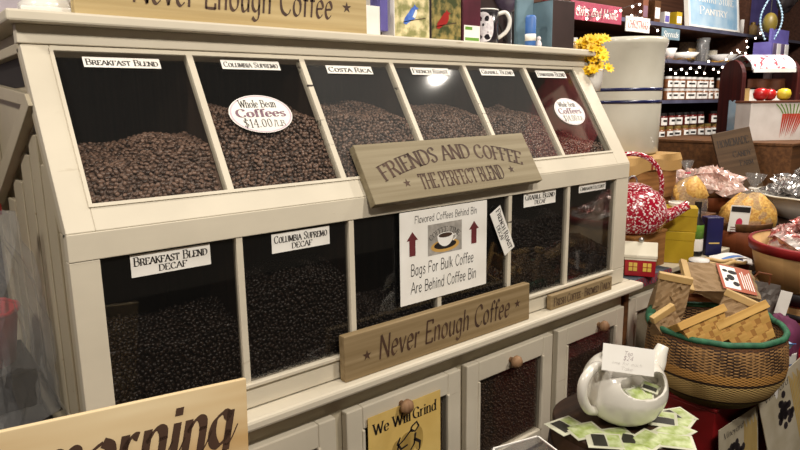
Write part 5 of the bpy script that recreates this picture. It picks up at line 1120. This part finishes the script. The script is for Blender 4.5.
pb = thing('low_bench', 'low dark bench in front of the red box holding the prints', 'bench', (1.58, -.49, 0)); obj('top', MB().box(-.27, .27, -.08, .075, .38, .41), M['barrel'], pb); 
for x in (-.24, .24): obj('leg', MB().box(x-.02, x+.02, -.05, .05, 0, .38), M['barrel'], pb)
lt_ = thing('striped_towel', 'white towel with blue stripes hanging over the right corner of the red box', 'towel', (1.67, -.40, .7012), 0)
obj('cloth', MB().grid(lambda u, v: (-.05+.14*u, (-.040 if v > .4 else -.040)-.006*math.sin(u*15)-.004, .060-.30*v), 24, 12).grid(lambda u, v: (-.05+.14*u, -.044+.06*v-.006*math.sin(u*15)*(1-v), .060+.002*math.sin(u*11)), 24, 3), M['linen'], lt_, solid=.002)
for v0 in (.10, .16): obj('stripe', MB().grid(lambda u, v: (-.05+.14*u, -.0465-.006*math.sin(u*15), .060-.30*(v0+.02*v)), 24, 1), M['blue'], lt_)

# ------------------------------------------------------------------ shelving along the back wall
SY = 1.0
su = thing('shelving_unit', 'long dark wooden shelving along the back wall behind the crock', 'shelves', (3.95, 1.2, 0))
obj('back', MB().box(-1.65, 1.95, .24, .255, 0, 2.45), M['shelf'], su)
SH = [.55, .98, 1.222, 1.472, 1.722, 1.935]
for z in SH:
    s = obj('shelf', MB().box(-1.62, 1.92, -.20, .24, z, z+.018), M['shelf'], su); obj('edge_strip', MB().box(-1.62, 1.92, -.204, -.20, z-.002, z+.019), M['shelfblue'], su)
for x in (-1.65, .80, 1.92): obj('upright', MB().box(x, x+.03, -.20, .24, 0, 2.45), M['shelf'], su)
jm = [M['jarpale'], M['jar'], M['jarred']]
def jar_proto(mi, r, h, lidm, lab=True):
    e = thing('jar', 'x', 'jar', (0, 0, 0)); obj('glass', MB().lathe([(0, 0), (r*.95, 0), (r, .004), (r, h*.72), (r*.82, h*.80), (0, h*.80)], seg=14), jm[mi], e, smooth=True)
    obj('lid', MB().lathe([(r*.86, h*.79), (r*.90, h*.80), (r*.90, h), (0, h)], seg=14), lidm, e)
    if lab:
        def arcp(a0_, a1_, k): return lambda u, v: (r*k*math.sin(a0_+(a1_-a0_)*u), -r*k*math.cos(a0_+(a1_-a0_)*u), h*(.10+.54*v))
        lb = obj('label', MB().grid(arcp(-.95, .95, 1.02), 8, 1), M['white'], e, smooth=True)
        obj('print', MB().grid(lambda u, v: (r*1.035*math.sin(-.5+u), -r*1.035*math.cos(-.5+u), h*(.34+.16*v)), 6, 1), M['ink'], lb, smooth=True)
    return e
def row(px0, px1, n, z, dy, proto, where, grp, used, dz=0, seed=0, skip=()):
    q = random.Random(seed); a = onY(px0, 100, SY+dy).x; b = onY(px1, 100, SY+dy).x
    for i in range(n):
        if i in skip: continue
        o = proto if not used.get(proto.name) else copy_tree(proto); used[proto.name] = 1
        o.location = (a+(b-a)*i/(n-1)+q.uniform(-.006, .006), SY+dy, z+dz); o.rotation_euler.z = RZ*.6+q.uniform(-.5, .5)
        o['label'] = where.format(ORD[i]); o['group'] = grp
U = {}
P1, P2, P3 = jar_proto(1, .027, .075, M['linen']), jar_proto(1, .030, .085, M['lidgold']), jar_proto(2, .028, .085, M['lid'])
z3 = SH[3]+.0185
row(667, 719, 10, z3, .04, P1, 'white labelled jar, {0} from the left in the lower tier of the upper jar shelf', 'white labelled jars', U, 0, 1)
row(667, 719, 10, z3+.0752, .04, P1, 'white labelled jar, {0} from the left in the upper tier of the upper jar shelf', 'white labelled jars', U, 0, 1, (8,))
z2 = SH[2]+.0185
row(662, 722, 9, z2, .02, P2, 'gold lidded jar, {0} from the left at the front of the lower jar shelf', 'gold lidded jars', U, 0, 3)
row(664, 720, 9, z2+.0853, .02, P3, 'dark jar standing {0} from the left on top of the gold lidded jars', 'dark jars', U, 0, 3, (6, 8))
row(661, 722, 9, z2, .13, P3, 'dark jar, {0} from the left in the back row of the lower jar shelf', 'dark jars', U, 0, 5)
row(668, 726, 7, SH[1]+.0185, .03, P3, 'dark jar, {0} from the left on the shelf under the gold lidded jars', 'dark jars', U, 0, 6)
P4 = jar_proto(0, .034, .10, M['white'], False)
row(570, 642, 6, SH[5]-.2125+.0005, .04, P4, 'pale jar, {0} from the left under the pink sign at top', 'pale jars', U, 0, 7)
# platters and pitchers over the upper jars
z4 = SH[4]+.0185
def small(name, lab, cat, px, dy, z, build, grp=None):
    q = onY(px, 60, SY+dy); r = thing(name, lab, cat, (q.x, q.y, z), 0, grp); build(r); return r
def bowl(r, R=.07, h=.045, m='enamelwhite', c='pasta'):
    obj('dish', MB().lathe([(0, 0), (R*.5, 0), (R, h), (R*.95, h), (R*.45, .006), (0, .006)], seg=24), M[m], r, smooth=True); obj('food', lump(R*.7, R*.7, h*.5, 3, .008, .2), M[c], r, smooth=True)
small('serving_bowl', 'white bowl of golden biscuits on the shelf right of the crock', 'bowl', 681, .05, z4, lambda r: bowl(r, .11, .05), 'bowls on the back shelf')
small('serving_bowl', 'small pale bowl on the shelf left of the glass pitcher', 'bowl', 668, .03, z4, lambda r: bowl(r, .05, .07, 'linen', 'candy'), 'bowls on the back shelf')
small('serving_bowl', 'pale bowl at the right end of the back shelf by the rack', 'bowl', 722, .05, z4, lambda r: bowl(r, .10, .06, 'linen', 'pasta'), 'bowls on the back shelf')
def pitcher(r):
    obj('glass', MB().lathe([(0, 0), (.04, 0), (.045, .01), (.04, .12), (.046, .16), (.043, .16), (.037, .12), (0, .008)], seg=20), M['clear'], r, smooth=True); obj('handle', MB().tube([(.042, 0, .14), (.075, 0, .12), (.07, 0, .06), (.043, 0, .04)], .005, 8), M['clear'], r)
small('glass_pitcher', 'clear glass pitcher on the shelf over the white labelled jars', 'pitcher', 702, .05, z4, pitcher)
def tallbox(r, w_=.05, h=.1, m='kraftfold', m2='white'):
    obj('carton', MB().box(-w_/2, w_/2, -.03, .03, 0, h), M[m], r); obj('label', MB().box(-w_*.4, w_*.4, -.0312, -.03, h*.2, h*.7), M[m2], r)
for px, w_, h, m, m2, lab in ((687, .12, .14, 'wickerdark', 'kraftfold', 'brown wicker box at the back of the shelf over the jars'), (711, .05, .10, 'tinroof', 'lidgold', 'cream box to the right of the glass pitcher'), (730, .07, .12, 'rust', 'yellowp', 'rust brown box beside the dark red rack')):
    small('shelf_box', lab, 'box', px, .15, z4, lambda r: tallbox(r, w_, h, m, m2), 'boxes on the back shelf')
z5 = SH[5]+.0185
for px, w_, h, m, m2, lab in ((638, .06, .13, 'rust', 'pink', 'rust and pink box at the left of the top shelf'), (650, .07, .13, 'brown', 'linen', 'brown canister box on the top shelf above the white sign'), (660, .06, .075, 'linen', 'purple', 'white and purple box on the top shelf'), (672, .07, .085, 'yellowbox', 'white', 'yellow and white box on the top shelf left of the blue sign')):
    small('shelf_box', lab, 'box', px, .06, z5, lambda r: tallbox(r, w_, h, m, m2), 'boxes on the top shelf')
for px, r_, h, m, lab in ((741, .035, .13, 'white', 'white bottle with a black cap right of the blue sign'), (750, .03, .09, 'kraftfold', 'tan shaker beside the white bottle'), (757, .03, .09, 'candy', 'pink shaker, rightmost on the top shelf')):
    def bt(r): obj('bottle', MB().lathe([(0, 0), (r_, 0), (r_, h*.8), (r_*.6, h*.9), (0, h*.9)], seg=18), M[m], r, smooth=True); obj('cap', MB().lathe([(r_*.6, h*.9), (r_*.6, h*1.1), (0, h*1.1)], seg=18), M['lid'] if m == 'white' else M['lidgold'], r)
    small('shaker', lab, 'bottle', px, .04, z5, bt, 'bottles on the top shelf')
q0, q1 = onY(693, 27, SY-.02), onY(743, 33, SY-.02)
bsg = board_sign('blue_sign', 'pale blue framed sign standing on the top shelf', 'sign', (q0.x, SY+.02, z5+.0005), q1.x-q0.x-.04, .26, .02, M['skyb'], [('Country Store', .06, .17, q1.x-q0.x-.16, .055, 'serif', 1.0), ('Pantry', .14, .09, (q1.x-q0.x)*.55, .05, 'serif', 1.0)], M['white'], rx=math.radians(-6))
fw_ = q1.x-q0.x-.04; ff = MB().box(-.02, 0, -.025, .005, 0, .28).box(fw_, fw_+.02, -.025, .005, 0, .28).box(0, fw_, -.025, .005, .26, .28).box(0, fw_, -.025, .005, 0, .012); obj('frame', ff, M['white'], bsg)
def hung(lab, px0, px1, py, h, mtl, txt, ink, name='hanging_sign', dz=0):
    a, b = onY(px0, py, SY-.215), onY(px1, py, SY-.215); W_ = b.x-a.x
    return board_sign(name, lab, 'sign', (a.x, SY-.2125, a.z), W_, h, .006, mtl, [(txt, W_*.08, h*.25, W_*.84, h*.5, 'script', 1.3)], ink)
hung('pink sign with white script along the shelf at top, under the fairy lights', 570, 621, 19, .085, M['pinksign'], 'Gifts and Home', M['white'])
hung('small white sign with red letters hanging above the crock', 625, 649, 31, .075, M['white'], 'CHRISTMAS', M['redbright'])
hung('small blue grey sign with white letters hanging right of the crock', 661, 679, 39, .06, M['steelblue'], 'Spreads', M['white'])
# purple display and upper right hangings
pd2 = thing('display_stand', 'purple display stand with packets right of the top shelf', 'stand', (onY(770, 50, SY-.30).x, SY-.30, 0))
obj('post', MB().box(-.02, .02, -.02, .02, 0, 1.76), M['darkbrown'], pd2); obj('base', MB().box(-.15, .15, -.06, .06, 0, .03), M['darkbrown'], pd2); obj('tray', MB().box(-.14, .14, -.06, .05, 1.76, 1.85), M['purple'], pd2); obj('header', MB().box(-.14, .14, -.055, -.04, 1.851, 1.93), M['purple'], pd2)
for i in range(4): obj('packet', MB().box(-.12+.065*i, -.07+.065*i, -.066, -.0605, 1.77, 1.84), M['linen'] if i % 2 else M['lilac'], pd2)
lp = thing('wall_panel', 'lilac painted panel on the wall above the bottles at top right', 'panel', (onY(757, 5, 1.10).x, 1.17, 1.955)); obj('board', MB().box(-.02, .60, 0, .02, 0, .50), M['purple'], lp); obj('frame', MB().box(-.03, .62, -.01, 0, .50, .53), M['lilac'], lp)
orn = thing('hanging_gourd', 'olive gold gourd hanging in loops of pale blue beads at upper right', 'ornament', at(770, 23, 4.05), RZ)
obj('gourd', MB().ball((0, 0, 0), (.045, .04, .065), 16, 12), M['olivegourd'], orn, smooth=True)
for s_ in (-1, 1):
    bd_ = MB().tube([(s_*(.030+.040*math.sin(PI*i/13)), -.01, .14-.24*i/13) for i in range(14)], .004, 6)
    for i in range(14): bd_.ball((s_*(.030+.040*math.sin(PI*i/13)), -.01, .14-.24*i/13), .0075, 8, 6)
    obj('bead_loop', bd_, M['skyb'], orn, smooth=True)
obj('hanger', MB().tube([(0, 0, .07), (0, 0, 3.0-orn.location.z)], .003, 6), M['wire'], orn)
jg = thing('jug', 'white enamel jug on the dark red bookcase at the upper right edge', 'jug', (at(797, 20, 4.5).x, .40, 2.0205), RZ)
obj('body', MB().lathe([(0, 0), (.07, 0), (.078, .02), (.07, .14), (.055, .22), (.06, .25), (.055, .25), (.05, .22), (0, .02)], seg=28), M['enamelwhite'], jg, smooth=True); obj('handle', MB().tube(curve3([(-.065, 0, .20), (-.12, 0, .19), (-.12, 0, .06), (-.075, 0, .04)]), .010, 10), M['enamelwhite'], jg, smooth=True)
bb = thing('hanging_bag', 'black cloth bag hanging by its strap left of the white jug', 'bag', at(783, 14, 4.15), RZ, None, 0, math.radians(12))
obj('bag', lump(.075, .04, .17, 12, .01, .0), M['lid'], bb, smooth=True); obj('strap', MB().tube([(-.03, 0, .28), (0, 0, 3.0-bb.location.z-.01), (.03, 0, .28)], .006, 6), M['darkbrown'], bb)
# fairy lights
def fairy(lab, pts):
    c = Vector((sum(p.x for p in pts)/len(pts), SY-.23, sum(p.z for p in pts)/len(pts))); r = thing('fairy_lights', lab, 'fairy lights', c, 0, 'fairy light strings')
    loc = [p-c for p in pts]
    obj('wire', MB().tube(loc, .0012, 5), M['wire'], r)
    for p in loc: obj('bulb', MB().ball(tuple(p-Vector((0, .004, .008))), .0062, 10, 7), M['bulb'], r, smooth=True)
fairy('string of warm fairy lights over the pink sign at the top', [onY(px, py, SY-.23) for px, py in ((578, 7), (586, 9), (594, 8), (597, 17), (586, 17), (606, 14), (615, 10), (620, 9), (632, 5), (639, 3), (640, 10), (637, 17), (631, 14), (641, 17))])
fairy('string of warm fairy lights hanging under the biscuit bowl shelf', [onY(px, py, SY-.23) for px, py in ((648, 23), (657, 29), (664, 52), (670, 68), (675, 72), (681, 68), (686, 72), (690, 67), (696, 71), (699, 66), (704, 72), (708, 60), (713, 68), (718, 71), (722, 66))])
fairy('string of warm fairy lights climbing above the dark red rack', [onY(px, py, SY-.23) for px, py in ((726, 58), (731, 52), (737, 49), (739, 51), (745, 52), (747, 46), (746, 40), (755, 37), (760, 32), (766, 30), (772, 34), (779, 31))])
# dark goods between the crock and the pale sweets
ub = thing('appliance_box', 'black box on the floor level display right of the kettle', 'box', (2.66, .62, .9803+.0), RZ*0); ub.location = (2.72, .66, .9803)
obj('carton', MB().box(-.10, .10, -.10, .10, 0, .20), M['blackmat'], ub, bevel=.003); obj('lid', MB().box(-.103, .103, -.103, .103, .20, .215), M['darkbrown'], ub, bevel=.003)
for i, (px, py, s_, m, lab) in enumerate(((668, 152, .05, 'linen', 'small pale packet on the black box'), (690, 162, .06, 'foil', 'silver packet lying right of the black box'))):
    r = thing('small_packet', lab, 'packet', (2.68+.09*i, .62+.05*i, .9803+.2155), RZ, 'packets on the black box'); obj('packet', MB().box(-s_, s_*.6, -.02, .02, 0, .035+.02*i), M[m], r, bevel=.004); obj('label', MB().box(-s_*.6, s_*.2, -.0208, -.02, .008, .028), M['ink'], r)

# added red cloth, hung out of view so its reflection tints the right panes
rbn = thing('tint_cloth', 'added unseen red cloth overhead that tints the right hand panes', 'tint_cloth', (2.95, -.50, 2.2))
obj('cloth', MB().grid(lambda u, v: (.02*math.sin(u*9), -.30+.60*u, .5*v), 20, 4), M['redbright'], rbn, solid=.003)
obj('rod', MB().tube([(0, -.32, .5), (0, .32, .5)], .010, 10), M['brown'], rbn)
for y in (-.28, .28): obj('cord', MB().tube([(0, y, .5), (0, y, .8)], .003, 6), M['wire'], rbn)
